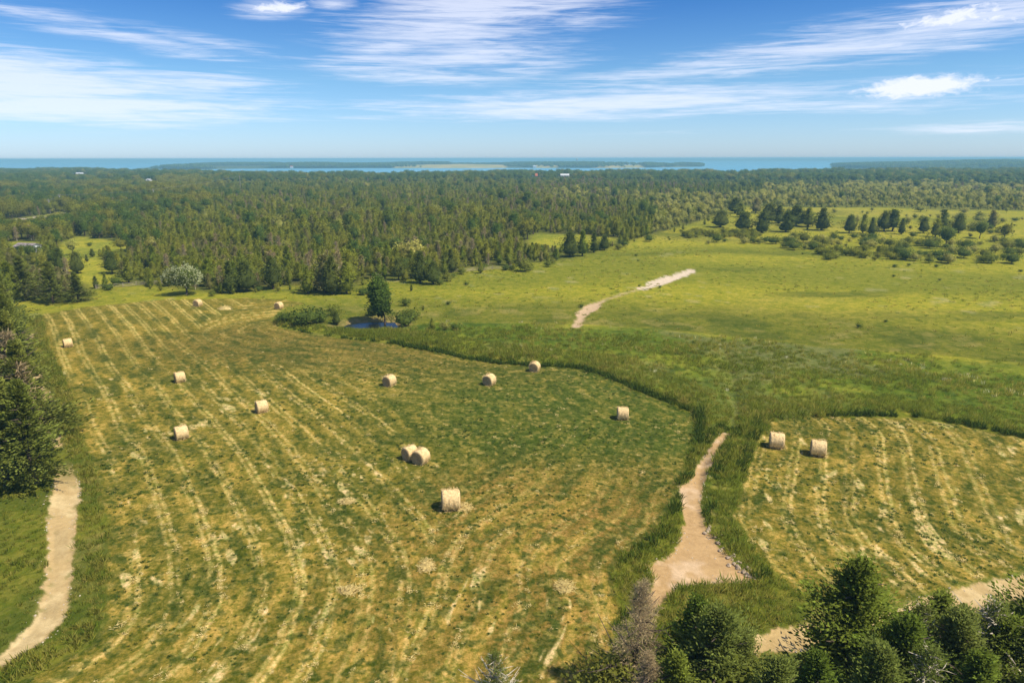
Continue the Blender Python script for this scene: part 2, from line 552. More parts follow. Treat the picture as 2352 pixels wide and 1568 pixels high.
def ground_mat(name, fine, fine_amp, bump, lo=(0.62, 0.78, 0.55), hi=(1.38, 1.24, 1.45)):
    """Colour from the mesh's own colour layer, broken up by two sizes of grain that swing between leaf and straw; relief from the same grain."""
    m, t, p, out = new_mat(name)
    at = _n(t, 'ShaderNodeAttribute', attribute_name='Col')
    tc_ = _n(t, 'ShaderNodeTexCoord')
    fs = []
    for k, (size, det) in enumerate(((fine, 6), (fine * 3.4, 4))):
        n1 = _n(t, 'ShaderNodeTexNoise'); n1.inputs['Scale'].default_value = 1 / size; n1.inputs['Detail'].default_value = det; n1.inputs['Roughness'].default_value = 0.68
        n1.inputs['Distortion'].default_value = 0.6
        t.links.new(tc_.outputs['Object'], n1.inputs['Vector'])
        fs.append(n1.outputs['Fac'])
    c = at.outputs['Color']
    for f in fs:
        w = _rng(t, f, 0, 1, 0.40, 0.60)
        k = _mix(t, 'MIX', w, lo, hi)
        k = _mix(t, 'MIX', fine_amp, (1, 1, 1), k)
        c = _mix(t, 'MULTIPLY', 1.0, c, k)
    t.links.new(c, p.inputs['Base Color'])
    p.inputs['Roughness'].default_value = 1.0
    p.inputs['Specular IOR Level'].default_value = 0.02
    bp = _n(t, 'ShaderNodeBump'); bp.inputs['Strength'].default_value = 0.8; bp.inputs['Distance'].default_value = bump
    t.links.new(fs[0], bp.inputs['Height']); t.links.new(bp.outputs[0], p.inputs['Normal'])
    return m


M = {}
M['hay_ground'] = ground_mat('hay_stubble', 0.30, 0.85, 0.16, (0.56, 0.70, 0.48), (1.38, 1.26, 1.45))
M['meadow'] = ground_mat('meadow_grass', 0.7, 0.55, 0.35)
M['dirt'] = ground_mat('dirt', 0.35, 0.4, 0.06, (0.80, 0.78, 0.75), (1.12, 1.13, 1.15))
M['cedar_a'] = foliage('cedar_green', (0.145, 0.190, 0.020), (0.250, 0.262, 0.032))
M['cedar_b'] = foliage('cedar_olive', (0.285, 0.280, 0.036), (0.195, 0.218, 0.026))
M['cedar_c'] = foliage('cedar_grey', (0.250, 0.222, 0.085), (0.200, 0.192, 0.055))
M['leaf_a'] = foliage('leaf_green', (0.120, 0.175, 0.028), (0.165, 0.205, 0.036), 0.42)
M['leaf_b'] = foliage('leaf_yellow', (0.220, 0.235, 0.030), (0.285, 0.265, 0.042), 0.42)
M['leaf_c'] = foliage('leaf_pale', (0.480, 0.440, 0.105), (0.360, 0.370, 0.080), 0.42)
M['leaf_d'] = foliage('leaf_deep', (0.105, 0.172, 0.028), (0.150, 0.205, 0.034), 0.42)
M['leaf_e'] = foliage('leaf_bush', (0.190, 0.225, 0.030), (0.260, 0.265, 0.045), 0.42)
M['grass_shade'] = foliage('edge_shade_blades', (0.068, 0.112, 0.014), (0.100, 0.140, 0.018), 0.3)  # shade of the standing grass edge put into a darker green
M['cedar_dark'] = foliage('dark_cedar', (0.092, 0.122, 0.022), (0.125, 0.145, 0.028))
M['cedar_row'] = foliage('row_conifer_green', (0.165, 0.195, 0.034), (0.205, 0.220, 0.042))
M['cedar_near'] = foliage('near_cedar_green', (0.120, 0.172, 0.021), (0.185, 0.220, 0.030))
M['cedar_dusty'] = foliage('dusty_cedar', (0.180, 0.205, 0.045), (0.140, 0.175, 0.032))
M['bloom'] = foliage('blossom', (0.46, 0.47, 0.25), (0.42, 0.45, 0.22), 0.2)
M['dead'] = foliage('dead_twigs', (0.390, 0.285, 0.145), (0.420, 0.325, 0.180), 0.05)
M['grass'] = foliage('tall_grass_blades', (0.125, 0.175, 0.019), (0.220, 0.235, 0.030), 0.42)
M['grass_y'] = foliage('yellow_grass_blades', (0.250, 0.245, 0.034), (0.320, 0.285, 0.060), 0.42)
M['tuft'] = foliage('clover_leaves', (0.075, 0.120, 0.022), (0.110, 0.150, 0.028), 0.42)
M['straw'] = foliage('straw', (0.66, 0.51, 0.21), (0.58, 0.45, 0.17), 0.1)
M['bark'] = plain('bark', (0.10, 0.075, 0.055), 0.9, 0.4, 6, 0.1, bump=0.02)
M['bare_wood'] = plain('bare_grey_wood', (0.52, 0.45, 0.34), 0.85, 0.3, 6, 0.1)


# ------------------------------------------------------------------ ground: one sheet from the camera's foot to the shore
def ground_grid():
    px = R(0.096)
    th = np.concatenate([np.linspace(-180, -48, 40, endpoint=False), np.linspace(-48, 48, 1000, endpoint=False), np.linspace(48, 180, 40, endpoint=False)])
    th = np.radians(th)
    rr, r = [3.0, 8, 14, 20, 25], 29.0
    while r < 3200:
        rr.append(r)
        r += min((CAM_H ** 2 + r * r) / CAM_H * 0.00146 * (1.15 if r < 190 else 1.8), max(r * 0.03, 0.5))
    rr = np.array(rr)
    T, RR = np.meshgrid(th, rr)
    x, y = (RR * np.sin(T)).ravel(), (RR * np.cos(T)).ravel()
    cell = np.maximum(np.gradient(rr)[:, None] * 0.45, RR * px).ravel()
    nr, nc = T.shape
    i = np.arange(nr - 1)[:, None] * nc; j = np.arange(nc)[None]; j2 = (j + 1) % nc
    F = np.stack([i + j, i + j2, i + nc + j2, i + nc + j], -1).reshape(-1, 4)[:, ::-1]
    return x, y, cell, F


gx, gy, gcell, gF = ground_grid()
gz = height(gx, gy, gcell)


def stripes(x, y, d, seed, period=3.0):
    """How much loose hay lies on the stubble: rows that follow the field's edge, broken and uneven."""
    dd = d + 0.45 * fbm(x, y, 26, seed, 2) + 0.10 * fbm(x, y, 2.5, seed + 3, 2)
    ph = dd / period
    k = np.floor(ph)
    wob = _hash(k, k * 0 + seed, 5) - 0.5
    f = np.abs(ph - k - 0.5 + 0.35 * wob)
    line = 1 - sst(0.02, 0.095, f)
    f2 = np.abs(ph - k - 0.5 + 0.35 * wob + 0.22 + 0.1 * wob)          # the fainter second line of each swath
    line2 = (1 - sst(0.03, 0.10, f2)) * 0.55
    strong = 0.45 + 0.55 * _hash(k, k * 0 + seed, 9)
    al = x * 0.58 - y * 0.81
    brk = sst(-0.9, 0.1, fbm(dd * 1.6, al * 0.22 + k * 7.7, 3.2, seed + 7, 4) + 0.1)
    return np.maximum(line * strong, line2) * brk


_a, _b = np.array(flat(85, 730)), np.array(flat(240, 1400))
_c, _d = np.array(flat(1790, 1030)), np.array(flat(1740, 1200))
ROW_DIR = [tuple((_b - _a) / np.linalg.norm(_b - _a)), tuple((_d - _c) / np.linalg.norm(_d - _c))]
SIDE_A = fp([(92, 724), (120, 810), (160, 900), (180, 990), (222, 1090), (248, 1200), (250, 1330), (240, 1420), (200, 1480), (110, 1538), (20, 1575), (-260, 1680)])
SIDE_A2 = fp([(640, 750), (720, 768), (830, 781), (930, 792), (1000, 803), (1060, 818), (1150, 831), (1240, 835), (1330, 843), (1390, 862), (1450, 890), (1520, 918), (1590, 946),
              (1598, 975), (1580, 1050), (1560, 1110), (1520, 1210), (1450, 1260), (1405, 1310), (1420, 1400), (1400, 1568)])
SIDE_B = fp([(1810, 1345), (1755, 1290), (1718, 1230), (1700, 1180), (1702, 1130), (1716, 1080), (1736, 1020), (1756, 972)])


def swath_fade(x, y):
    """The raked rows are plain in the far half and along the left; towards the dirt track they were mostly gathered up."""
    return 0.5 + 0.5 * np.maximum(sst(5, -22, x + 0.25 * (y - 60)), sst(95, 125, y))


def row_dist(x, y, fi):
    """Distance from the sides along which the mower ran."""
    if fi:
        return d_line(x, y, SIDE_B)
    d1, d2 = d_line(x, y, SIDE_A), d_line(x, y, SIDE_A2)
    return np.where(d1 < d2 * 1.35 + 4, d1, d2)


def mixc(a, b, w):
    w = np.asarray(w)[..., None]
    return a * (1 - w) + np.asarray(b) * w


def ground_color(x, y, c):
    n = lambda size, seed, o=4, sx=1.0, sy=1.0: fbm(x * sx, y * sy, size, seed, o, c)
    r = np.hypot(x, y)
    # meadow
    big = n(60, 101, 4, 0.55, 1.3)
    mid = n(16, 102, 5, 0.35, 1.3)
    col = mixc(np.tile(np.array([0.275, 0.258, 0.024]), (len(x), 1)), (0.185, 0.192, 0.020), sst(-0.1, 0.8, big))
    col = mixc(col, (0.32, 0.275, 0.040), 0.75 * sst(0.15, 0.9, -big + 0.5 * mid))
    col = mixc(col, (0.105, 0.125, 0.016), 0.8 * sst(0.2, 0.9, mid))
    col = mixc(col, (0.33, 0.30, 0.13), 0.5 * sst(0.65, 1.0, n(5, 103, 3)))
    # wet lush grass
    sl = sd_poly(x, y, LUSH)
    g1, g2 = n(9, 111, 4, 0.7), n(2.2, 112, 3)
    lush = mixc(np.tile(np.array([0.110, 0.148, 0.016]), (len(x), 1)), (0.180, 0.200, 0.022), sst(-0.2, 0.6, g1))
    lush = mixc(lush, (0.055, 0.088, 0.013), 0.8 * sst(0.2, 0.8, g2))
    lush = mixc(lush, (0.17, 0.165, 0.06), 0.6 * sst(0.35, 0.9, n(16, 113, 3)))
    col = mixc(col, lush, sst(-4, 4, sl + 5 * n(12, 114, 3)))
    # ground left of the field and round the camera
    near = sst(-20, 10, 150 - r) * (1 - sst(-2, 2, sl))
    edge_g = mixc(np.tile(np.array([0.150, 0.155, 0.019]), (len(x), 1)), (0.092, 0.110, 0.015), sst(-0.3, 0.6, n(6, 121, 4)))
    edge_g = mixc(edge_g, (0.23, 0.20, 0.05), 0.7 * sst(0.2, 0.9, n(4, 122, 4)))
    col = mixc(col, edge_g, near)
    # mown fields
    for fi, poly in enumerate((FIELD_A, FIELD_B)):
        d = sd_poly(x, y, poly)
        w = sst(-0.25, 0.35, d + 0.4 * n(1.5, 131, 3))
        zone = n(30, 132 + fi, 3)
        along = x * ROW_DIR[fi][0] + y * ROW_DIR[fi][1]
        rd = row_dist(x, y, fi)
        dw = rd + 0.5 * n(7, 130, 3)
        row = lambda size, seed, o: fbm(dw, along * 0.33, size, seed, o, c)     # swaths: drawn out along the mowing rows
        c1, c2, c3, c4 = row(1.1, 133, 3), n(4.5, 134, 3), n(0.5, 135, 2), row(2.6, 136, 3)
        hay = mixc(np.tile(np.array([0.172, 0.138, 0.021]), (len(x), 1)), (0.094, 0.100, 0.014), sst(-0.4, 0.6, c2 + 0.6 * zone))
        if fi == 0:   # greener towards the wet corner, browner by the pond
            gx0, gy0 = flat(1380, 930)
            gr = sst(38, 8, np.hypot((x - gx0) * 0.8, y - gy0) + 8 * zone)
            hay = mixc(hay, (0.070, 0.098, 0.014), 0.9 * gr)
            bx0, by0 = flat(820, 790)
            br = sst(48, 10, np.hypot((x - bx0) * 0.9, (y - by0) * 1.6) + 8 * zone)
            hay = mixc(hay, (0.150, 0.118, 0.026), 0.7 * br)
            hx0, hy0 = flat(1250, 1350)
            hb = sst(24, 5, np.hypot(x - hx0, (y - hy0)) + 8 * zone)
            hay = mixc(hay, (0.225, 0.135, 0.032), 0.85 * hb)
            quiet = 1 - 0.72 * np.maximum(gr, br)
            hay = mixc(hay, (0.205, 0.170, 0.026), 0.5 * sst(40, -10, x + 0.2 * y + 10 * zone) * (1 - np.maximum(gr, br)))
        else:
            hay = mixc(hay, (0.195, 0.158, 0.026), 0.5)
            quiet = 1.0
        st = stripes(x, y, rd, 200 + fi)
        calm = swath_fade(x, y) if fi == 0 else 0.8
        hay = mixc(hay, (0.300, 0.220, 0.036), 0.6 * quiet * sst(0.1, 0.9, c4) * sst(-0.9, 0.3, zone))
        hay = mixc(hay, (0.370, 0.262, 0.048), 0.6 * quiet * sst(0.15, 0.7, c1))
        hay = mixc(hay, (0.060, 0.078, 0.013), 0.8 * sst(0.15, 0.75, -c1 + 0.25 * c3))
        hay = mixc(hay, (0.60, 0.46, 0.14), 0.9 * quiet * calm * st * sst(-1.1, 0.25, c1 + 0.8 * c3))
        hay = mixc(hay, (0.62, 0.48, 0.19), 0.75 * sst(0.72, 0.95, (row(1.0, 137, 4) + 0.25 * n(9, 138, 2)) * quiet))
        hay = mixc(hay, (0.060, 0.085, 0.014), 0.75 * sst(0.45, 0.75, n(0.7, 139, 2)))
        hay = mixc(hay, (0.40, 0.30, 0.07), 0.4 * sst(0.3, 0.8, c3))
        col = mixc(col, hay, w)
    # strip of grass between field and woods, yellow clearings, forest floor
    sf = sd_poly(x, y, FOREST)
    fl = mixc(np.tile(np.array([0.085, 0.085, 0.022]), (len(x), 1)), (0.11, 0.12, 0.022), sst(-0.4, 0.6, n(20, 141, 3)))
    rightside = sst(0.28, 0.36, np.arctan2(x, y))
    fl = mixc(fl, (0.17, 0.175, 0.03), rightside * sst(700, 400, r))
    col = mixc(col, fl, sst(-3, 5, sf))
    for p in CLEAR:
        col = mixc(col, mixc(np.tile(np.array([0.30, 0.28, 0.028]), (len(x), 1)), (0.20, 0.215, 0.025), sst(-0.3, 0.7, n(10, 142, 3))), sst(-2, 3, sd_poly(x, y, p)))
    # pale far road
    col = mixc(col, (0.42, 0.36, 0.27), sst(3.6, 2.6, d_line(x, y, FAR_ROAD)))
    # pond banks
    sp = sd_poly(x, y, POND)
    col = mixc(col, (0.27, 0.20, 0.075), sst(-4.5, -1.0, sp + 1.2 * n(3, 151, 3)) * 0.8)
    # dirt
    e = 0.17 * n(0.9, 161, 3)
    dn = n(1.6, 162, 4)
    left = mixc(np.tile(np.array([0.50, 0.355, 0.160]), (len(x), 1)), (0.62, 0.47, 0.235), sst(-0.2, 0.8, dn))
    up = sst(62, 70, y)
    e = e + 0.12 * n(0.3, 168, 2)
    wl = sst(-0.14, 0.10, sd_poly(x, y, TRACK_LEFT) + e) * (1 - up * sst(-0.8, -0.2, n(4, 163, 3)))
    rut = np.abs(sd_poly(x, y, TRACK_LEFT) - 0.75)
    left = mixc(left, (0.40, 0.30, 0.145), 0.55 * (1 - sst(0.15, 0.4, rut)) * sst(-0.6, 0.5, n(3, 166, 2)))
    left = mixc(left, (0.22, 0.20, 0.06), 0.7 * sst(0.55, 0.85, n(1.1, 167, 3)) * (1 - sst(0.2, 0.9, sd_poly(x, y, TRACK_LEFT))))
    col = mixc(col, left, wl)
    midc = mixc(np.tile(np.array([0.47, 0.305, 0.140]), (len(x), 1)), (0.60, 0.425, 0.25), sst(0.0, 0.9, dn + 0.5 * n(6, 164, 2)))
    col = mixc(col, midc, sst(-0.14, 0.10, sd_poly(x, y, TRACK_MID) + e))
    rr_ = mixc(np.tile(np.array([0.48, 0.34, 0.150]), (len(x), 1)), (0.58, 0.43, 0.21), sst(-0.2, 0.8, dn))
    col = mixc(col, rr_, sst(-0.14, 0.10, sd_poly(x, y, ROAD_RIGHT) + e))
    for q, p in enumerate(PATHS):
        col = mixc(col, (0.62, 0.50, 0.36) if q == 0 else (0.52, 0.37, 0.22), sst(-0.5, 0.3, sd_poly(x, y, p) + 0.9 * n(4, 165, 3)))
    col = mixc(col, (0.44, 0.33, 0.19), 0.5 * sst(0.9, 0.3, d_line(x, y, THREAD) + 0.4 * n(3, 169, 2)))
    return np.clip(col, 0, 0.85)


gcol = ground_color(gx, gy, gcell)
fx, fy = gx[gF].mean(1), gy[gF].mean(1)
dirt_l = sd_poly(fx, fy, TRACK_LEFT) > 0
dirt_m = sd_poly(fx, fy, TRACK_MID) > 0
dirt_r = sd_poly(fx, fy, ROAD_RIGHT) > 0
dirt_p = [sd_poly(fx, fy, p) > 0 for p in PATHS]
hay_a = sd_poly(fx, fy, FIELD_A) > 0
hay_b = sd_poly(fx, fy, FIELD_B) > 0
lush_f = sd_poly(fx, fy, LUSH) > 0
wood_f = sd_poly(fx, fy, FOREST) > 0
taken = np.zeros(len(gF), bool)


def ground_piece(name, sel, mat, label):
    global taken
    sel = sel & ~taken
    taken |= sel
    F = gF[sel]
    used, inv = np.unique(F, return_inverse=True)
    me = np_mesh(name, np.stack([gx, gy, gz], 1)[used], [inv.reshape(F.shape)], [mat], col=gcol[used], smooth=True)
    return tag(link(bpy.data.objects.new(name, me)), label, None, None, 'structure')


ground_piece('gravel_track', dirt_l, M['dirt'], 'pale gravel track curving up beside the conifer row')
ground_piece('dirt_track', dirt_m, M['dirt'], 'pinkish bare dirt track widening into a fan between the two hay fields')
ground_piece('farm_road', dirt_r, M['dirt'], 'sandy farm road passing behind the cedars below the smaller hay field')
ground_piece('dirt_path', dirt_p[0], M['dirt'], 'whitish dirt path on the crest of the far meadow')
ground_piece('dirt_path', dirt_p[1], M['dirt'], 'tan dirt path running down into the green hollow')
ground_piece('hay_field', hay_a, M['hay_ground'], 'large mown hay field with rows of straw and many round bales')
ground_piece('hay_field', hay_b, M['hay_ground'], 'smaller mown hay field with two round bales beyond the cedars')
ground_piece('wet_meadow', lush_f, M['meadow'], 'lush dark green hollow between the hay fields and the meadow')
ground_piece('forest_floor', wood_f, M['meadow'], 'grassy floor under the woods')
ground_piece('meadow', ~taken, M['meadow'], 'yellow green meadow and rough grass round the fields')


# ------------------------------------------------------------------ lake, pond, far shores
def water_mat(name, rgb, rough, scale, bump, dist):
    m, t, p, out = new_mat(name)
    tc_ = _n(t, 'ShaderNodeTexCoord')
    nz = _n(t, 'ShaderNodeTexNoise'); nz.inputs['Scale'].default_value = scale; nz.inputs['Detail'].default_value = 4
    t.links.new(tc_.outputs['Object'], nz.inputs['Vector'])
    bp = _n(t, 'ShaderNodeBump'); bp.inputs['Strength'].default_value = bump; bp.inputs['Distance'].default_value = dist
    t.links.new(nz.outputs['Fac'], bp.inputs['Height']); t.links.new(bp.outputs[0], p.inputs['Normal'])
    p.inputs['Base Color'].default_value = tuple(rgb) + (1,)
    p.inputs['Roughness'].default_value = rough
    p.inputs['IOR'].default_value = 1.33
    return m


def disc(name, rings, seg, z, mat, label):
    th = np.arange(seg) / seg * 2 * np.pi
    V = np.concatenate([np.stack([r * np.cos(th), r * np.sin(th), np.full(seg, z)], 1) for r in rings] + [np.array([[0, 0, z]])])
    F = [np.stack([np.arange(seg) + k * seg, (np.arange(seg) + 1) % seg + k * seg, (np.arange(seg) + 1) % seg + (k + 1) * seg, np.arange(seg) + (k + 1) * seg], 1)[:, ::-1] for k in range(len(rings) - 1)]
    c = np.stack([np.arange(seg), (np.arange(seg) + 1) % seg, np.full(seg, len(V) - 1)], 1)
    me = np_mesh(name, V, [np.concatenate(F), c], [mat], smooth=True)
    return tag(link(bpy.data.objects.new(name, me)), label, None, None, 'structure')


disc('lake', [1200, 1800, 3000, 6000, 12000, 28000], 128, LAKE_Z, water_mat('lake_water', (0.13, 0.38, 0.52), 0.35, 0.02, 0.4, 3.0), 'blue lake reaching to the horizon')
pc = np.mean(np.array(POND), 0)
pz = float(height(np.array([pc[0]]), np.array([pc[1]]))[0]) + 0.55
pv = np.array([((a - pc[0]) * 1.12 + pc[0], (b - pc[1]) * 1.12 + pc[1], pz) for a, b in POND])
me = np_mesh('pond', np.concatenate([pv, [[pc[0], pc[1], pz]]]), [np.stack([np.arange(len(pv)), (np.arange(len(pv)) + 1) % len(pv), np.full(len(pv), len(pv))], 1)], [water_mat('pond_water', (0.012, 0.014, 0.012), 0.16, 0.9, 0.12, 0.05)])
tag(link(bpy.data.objects.new('pond', me)), 'small still pond reflecting the sky beside the poplar', None, None, 'structure')


def arc_land(name, px0, px1, d0, d1, top, seed, label, mat, colf, nx=140, ny=14, ragged=200):
    """Land seen across the water: a low hump between two bearings and two distances."""
    u = np.linspace(0, 1, nx)[None] + np.zeros((ny, 1)); v = np.linspace(0, 1, ny)[:, None] + np.zeros((1, nx))
    a = np.arctan((px0 + (px1 - px0) * u - FW / 2) / (FPX / math.cos(PITCH)))
    endf = np.clip(np.minimum(u, 1 - u) * 9, 0, 1) ** 0.5
    rag = ragged * fbm(np.tan(a) * 3000, a * 0, 500, seed, 4)
    mid, half = (d0 + d1) / 2, (d1 - d0) / 2
    d = mid + (v * 2 - 1) * half * endf * 1.0 + rag * (1 - v)
    x, y = d * np.sin(a), d * np.cos(a)
    prof = np.sin(np.pi * np.clip(v, 0, 1)) ** 0.6
    hh = top if not callable(top) else top(px0 + (px1 - px0) * u)
    z = LAKE_Z - 0.6 + (hh - LAKE_Z) * prof * endf * (0.8 + 0.25 * fbm(x, y, 400, seed + 5, 3))
    i = np.arange(ny - 1)[:, None] * nx; j = np.arange(nx - 1)[None]
    F = np.stack([i + j, i + j + 1, i + nx + j + 1, i + nx + j], -1).reshape(-1, 4)
    col = colf(x.ravel(), y.ravel())
    me = np_mesh(name, np.stack([x, y, z], -1).reshape(-1, 3), [F], [mat], col=col, smooth=True)
    o = tag(link(bpy.data.objects.new(name, me)), label, None, None, 'structure')
    return o, (x, y, z)


def wood_col(x, y):
    return mixc(np.tile(np.array([0.07, 0.085, 0.025]), (len(x), 1)), (0.10, 0.11, 0.03), sst(-0.5, 0.5, fbm(x, y, 120, 401, 3)))


def farm_front(x, y):
    p = FW / 2 + np.tan(np.arctan2(x, y)) * FPX / math.cos(PITCH)
    q = np.zeros_like(p)
    for a, b in ((905, 1160), (1228, 1285), (1375, 1480)):
        q = np.maximum(q, ((p > a) & (p < b) & (np.hypot(x, y) < 3790)).astype(float))
    return q


def farm_col(x, y):
    c = wood_col(x, y)
    return mixc(c, (0.40, 0.33, 0.12), np.maximum(sst(0.1, 0.3, fbm(x * 0.5, y, 420, 402, 2)), farm_front(x, y)))


far_ground = ground_mat('far_ground', 30, 0.5, 2.0)
pen, pen_g = arc_land('peninsula', 315, 1620, 3300, 4300, 2.0, 301, 'long wooded peninsula with pale fields across the water', far_ground, farm_col)
head, head_g = arc_land('headland', 1905, 3000, 3000, 4600, lambda p: -6 + 16 * np.clip((p - 1905) / 420, 0, 1), 302, 'wooded headland sloping down to the water', far_ground, wood_col)
arc_land("far_shore", 1150, 3200, 11500, 14000, lambda p: 20 + 9 * np.clip((p - 1150) / 500, 0, 1), 303, "low blue shore on the far side of the lake", far_ground, wood_col, 260)
arc_land("far_shore", 1900, 3200, 8600, 9400, lambda p: 8 + 12 * np.clip((p - 1900) / 250, 0, 1), 304, "nearer spit of blue shore below the far hills", far_ground, wood_col, 160)


# ------------------------------------------------------------------ trees
def cedar_crown(g, h, rad, nb, per, sl, seed, flatness=0.3, wfac=1.0, z0=0.08, hull=True, mi=0, irregular=0.33, tipness=0.75, spread=0.42, gaps=0.12, jitter=0.05):
    """Conifer foliage: branches round a stem, each set with short sprays."""
    r = np.random.default_rng(seed)
    t = r.uniform(0, 1, nb) ** 0.85
    z = h * (z0 + (0.97 - z0) * t)
    prof = (1 - t) ** tipness * (0.75 + 0.25 * np.sin(t * 9 + seed)) + 0.05
    prof *= np.clip((t + 0.12) / 0.2, 0.45, 1)
    azb = r.uniform(0, 2 * np.pi, nb)
    gone = r.random(nb) < gaps
    lob = 1 + irregular * np.sin(azb * 2 + seed * 1.3 + t * 5) + irregular * 0.6 * np.sin(azb * 3 - seed + t * 11)
    Lb = rad * prof * lob * np.where(r.random(nb) < 0.18, r.uniform(1.05, 1.4, nb), r.uniform(0.6, 1.05, nb)) * np.where(gone, 0.55, 1.0)
    up = flatness + 0.9 * t ** 2 + r.normal(0, 0.12, nb)
    d = unit(np.stack([np.cos(azb), np.sin(azb), up], 1))
    s = r.uniform(0.25, 1.0, (nb, per)) ** 0.7
    base = np.stack([np.zeros(nb), np.zeros(nb), z], 1)[:, None] + d[:, None] * (Lb[:, None] * s)[..., None]
    base = base + r.normal(0, 1, base.shape) * (rad * jitter)
    dd = d[:, None] * 1.0 + r.normal(0, spread, (nb, per, 3)) + np.array([0, 0, 0.15])
    ln = sl * r.uniform(0.6, 1.25, (nb, per)) * (1.1 - 0.45 * s) * (0.65 + 0.35 * np.clip(1 - t, 0, 1))[:, None]
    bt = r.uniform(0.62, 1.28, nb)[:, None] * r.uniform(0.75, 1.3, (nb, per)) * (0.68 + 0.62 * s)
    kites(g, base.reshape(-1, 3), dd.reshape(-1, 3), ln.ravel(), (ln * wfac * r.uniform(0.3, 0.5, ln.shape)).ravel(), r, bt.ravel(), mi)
    # leader
    k = max(6, nb // 14)
    b = np.stack([r.normal(0, rad * 0.03, k), r.normal(0, rad * 0.03, k), h * r.uniform(0.86, 0.97, k)], 1)
    kites(g, b, np.stack([r.normal(0, 0.25, k), r.normal(0, 0.25, k), np.ones(k)], 1), sl * 0.8, sl * 0.25, r, r.uniform(0.8, 1.3, k), mi)
    if hull:
        nz_, ns = 7, 9
        tt = np.linspace(0, 1, nz_)
        th = np.arange(ns) / ns * 2 * np.pi
        rr = rad * 0.50 * ((1 - tt) ** tipness * np.clip((tt + 0.12) / 0.2, 0.5, 1) + 0.02)
        jit = r.uniform(0.7, 1.15, (nz_, ns))
        V = np.stack([rr[:, None] * jit * np.cos(th)[None], rr[:, None] * jit * np.sin(th)[None], np.broadcast_to((h * (z0 + 0.03 + 0.8 * tt))[:, None], (nz_, ns))], -1).reshape(-1, 3)
        i = np.arange(nz_ - 1)[:, None] * ns; j = np.arange(ns)[None]; j2 = (j + 1) % ns
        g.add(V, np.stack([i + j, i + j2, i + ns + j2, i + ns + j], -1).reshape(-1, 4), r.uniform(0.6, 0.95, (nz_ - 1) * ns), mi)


def stem(g, h, r0, seed, limbs=0, lean=(0, 0), sides=6, mi=0, z_lo=0.3, z_hi=0.8, limb_len=0.25, r1=0.25, up=0.4):
    r = np.random.default_rng(seed + 99)
    k = 6
    tt = np.linspace(0, 1, k)
    pts = np.stack([lean[0] * tt ** 1.5 + np.r_[0, r.normal(0, r0 * 0.5, k - 1)], lean[1] * tt ** 1.5 + np.r_[0, r.normal(0, r0 * 0.5, k - 1)], h * tt - 0.15], 1)
    g.tube(pts, r0 * (1 - (1 - r1) * tt) * np.r_[1.35, np.ones(k - 1)], sides, 1.0, mi)
    for _ in range(limbs):
        t = r.uniform(z_lo, z_hi); a = r.uniform(0, 2 * np.pi); Ln = limb_len * h * (1.1 - t) * r.uniform(0.6, 1.3)
        b = np.array([np.interp(t, tt, pts[:, 0]), np.interp(t, tt, pts[:, 1]), np.interp(t, tt, pts[:, 2])])
        e = b + Ln * np.array([math.cos(a), math.sin(a), up + r.normal(0, 0.15)])
        m = (b + e) / 2 + r.normal(0, 0.06 * Ln, 3)
        g.tube([b, m, e], [r0 * 0.42, r0 * 0.28, r0 * 0.08], 4, 1.0, mi, cap=False)


def leaf_crown(g, h, rx, rz, zc, ncl, per, ls, seed, mi=0, cl_r=0.3, lean=(0, 0), shell=0.55, squash=1.0, hull=True):
    """Broad-leaved crown: clusters of leaves spread through an uneven ellipsoid."""
    r = np.random.default_rng(seed)
    v = unit(r.normal(size=(ncl, 3)))
    v[:, 2] = np.where(v[:, 2] < -0.55, -v[:, 2] * 0.6, v[:, 2])
    rad = r.uniform(shell, 1.0, ncl) ** 0.8
    lob = 1 + 0.16 * np.sin(3 * np.arctan2(v[:, 1], v[:, 0]) + seed) + 0.12 * np.sin(5 * v[:, 2] + seed * 2)
    c = v * (rad * lob)[:, None] * np.array([rx, rx, rz * squash])
    tz = (c[:, 2] + rz) / (2 * rz)
    c[:, 0] += lean[0] * tz; c[:, 1] += lean[1] * tz
    c[:, 2] += zc
    cs = rx * cl_r * r.uniform(0.6, 1.25, ncl)
    q = r.normal(0, 0.55, (ncl, per, 3)) * cs[:, None, None] * np.array([1, 1, 0.75])
    b = (c[:, None] + q).reshape(-1, 3)
    d = unit(q.reshape(-1, 3) + r.normal(0, 0.5, (ncl * per, 3)) * cs.repeat(per)[:, None] + np.array([0, 0, 0.2]) * cs.repeat(per)[:, None])
    ln = ls * r.uniform(0.6, 1.3, ncl * per)
    tn = (r.uniform(0.7, 1.25, ncl)[:, None] * r.uniform(0.8, 1.2, (ncl, per))).ravel()
    kites(g, b, d, ln, ln * 0.6, r, tn, mi)
    if hull:
        ns, nz_ = 9, 6
        th = np.arange(ns) / ns * 2 * np.pi
        ph = np.linspace(-1.2, 1.25, nz_)
        jit = r.uniform(0.5, 0.72, (nz_, ns))
        x = rx * jit * np.cos(ph)[:, None] * np.cos(th)[None] + lean[0] * 0.5; y = rx * jit * np.cos(ph)[:, None] * np.sin(th)[None] + lean[1] * 0.5
        z = zc + rz * squash * jit * np.sin(ph)[:, None] + 0 * th[None]
        i = np.arange(nz_ - 1)[:, None] * ns; j = np.arange(ns)[None]; j2 = (j + 1) % ns
        g.add(np.stack([x, y, z], -1).reshape(-1, 3), np.stack([i + j, i + j2, i + ns + j2, i + ns + j], -1).reshape(-1, 4), r.uniform(0.55, 0.95, (nz_ - 1) * ns), mi)


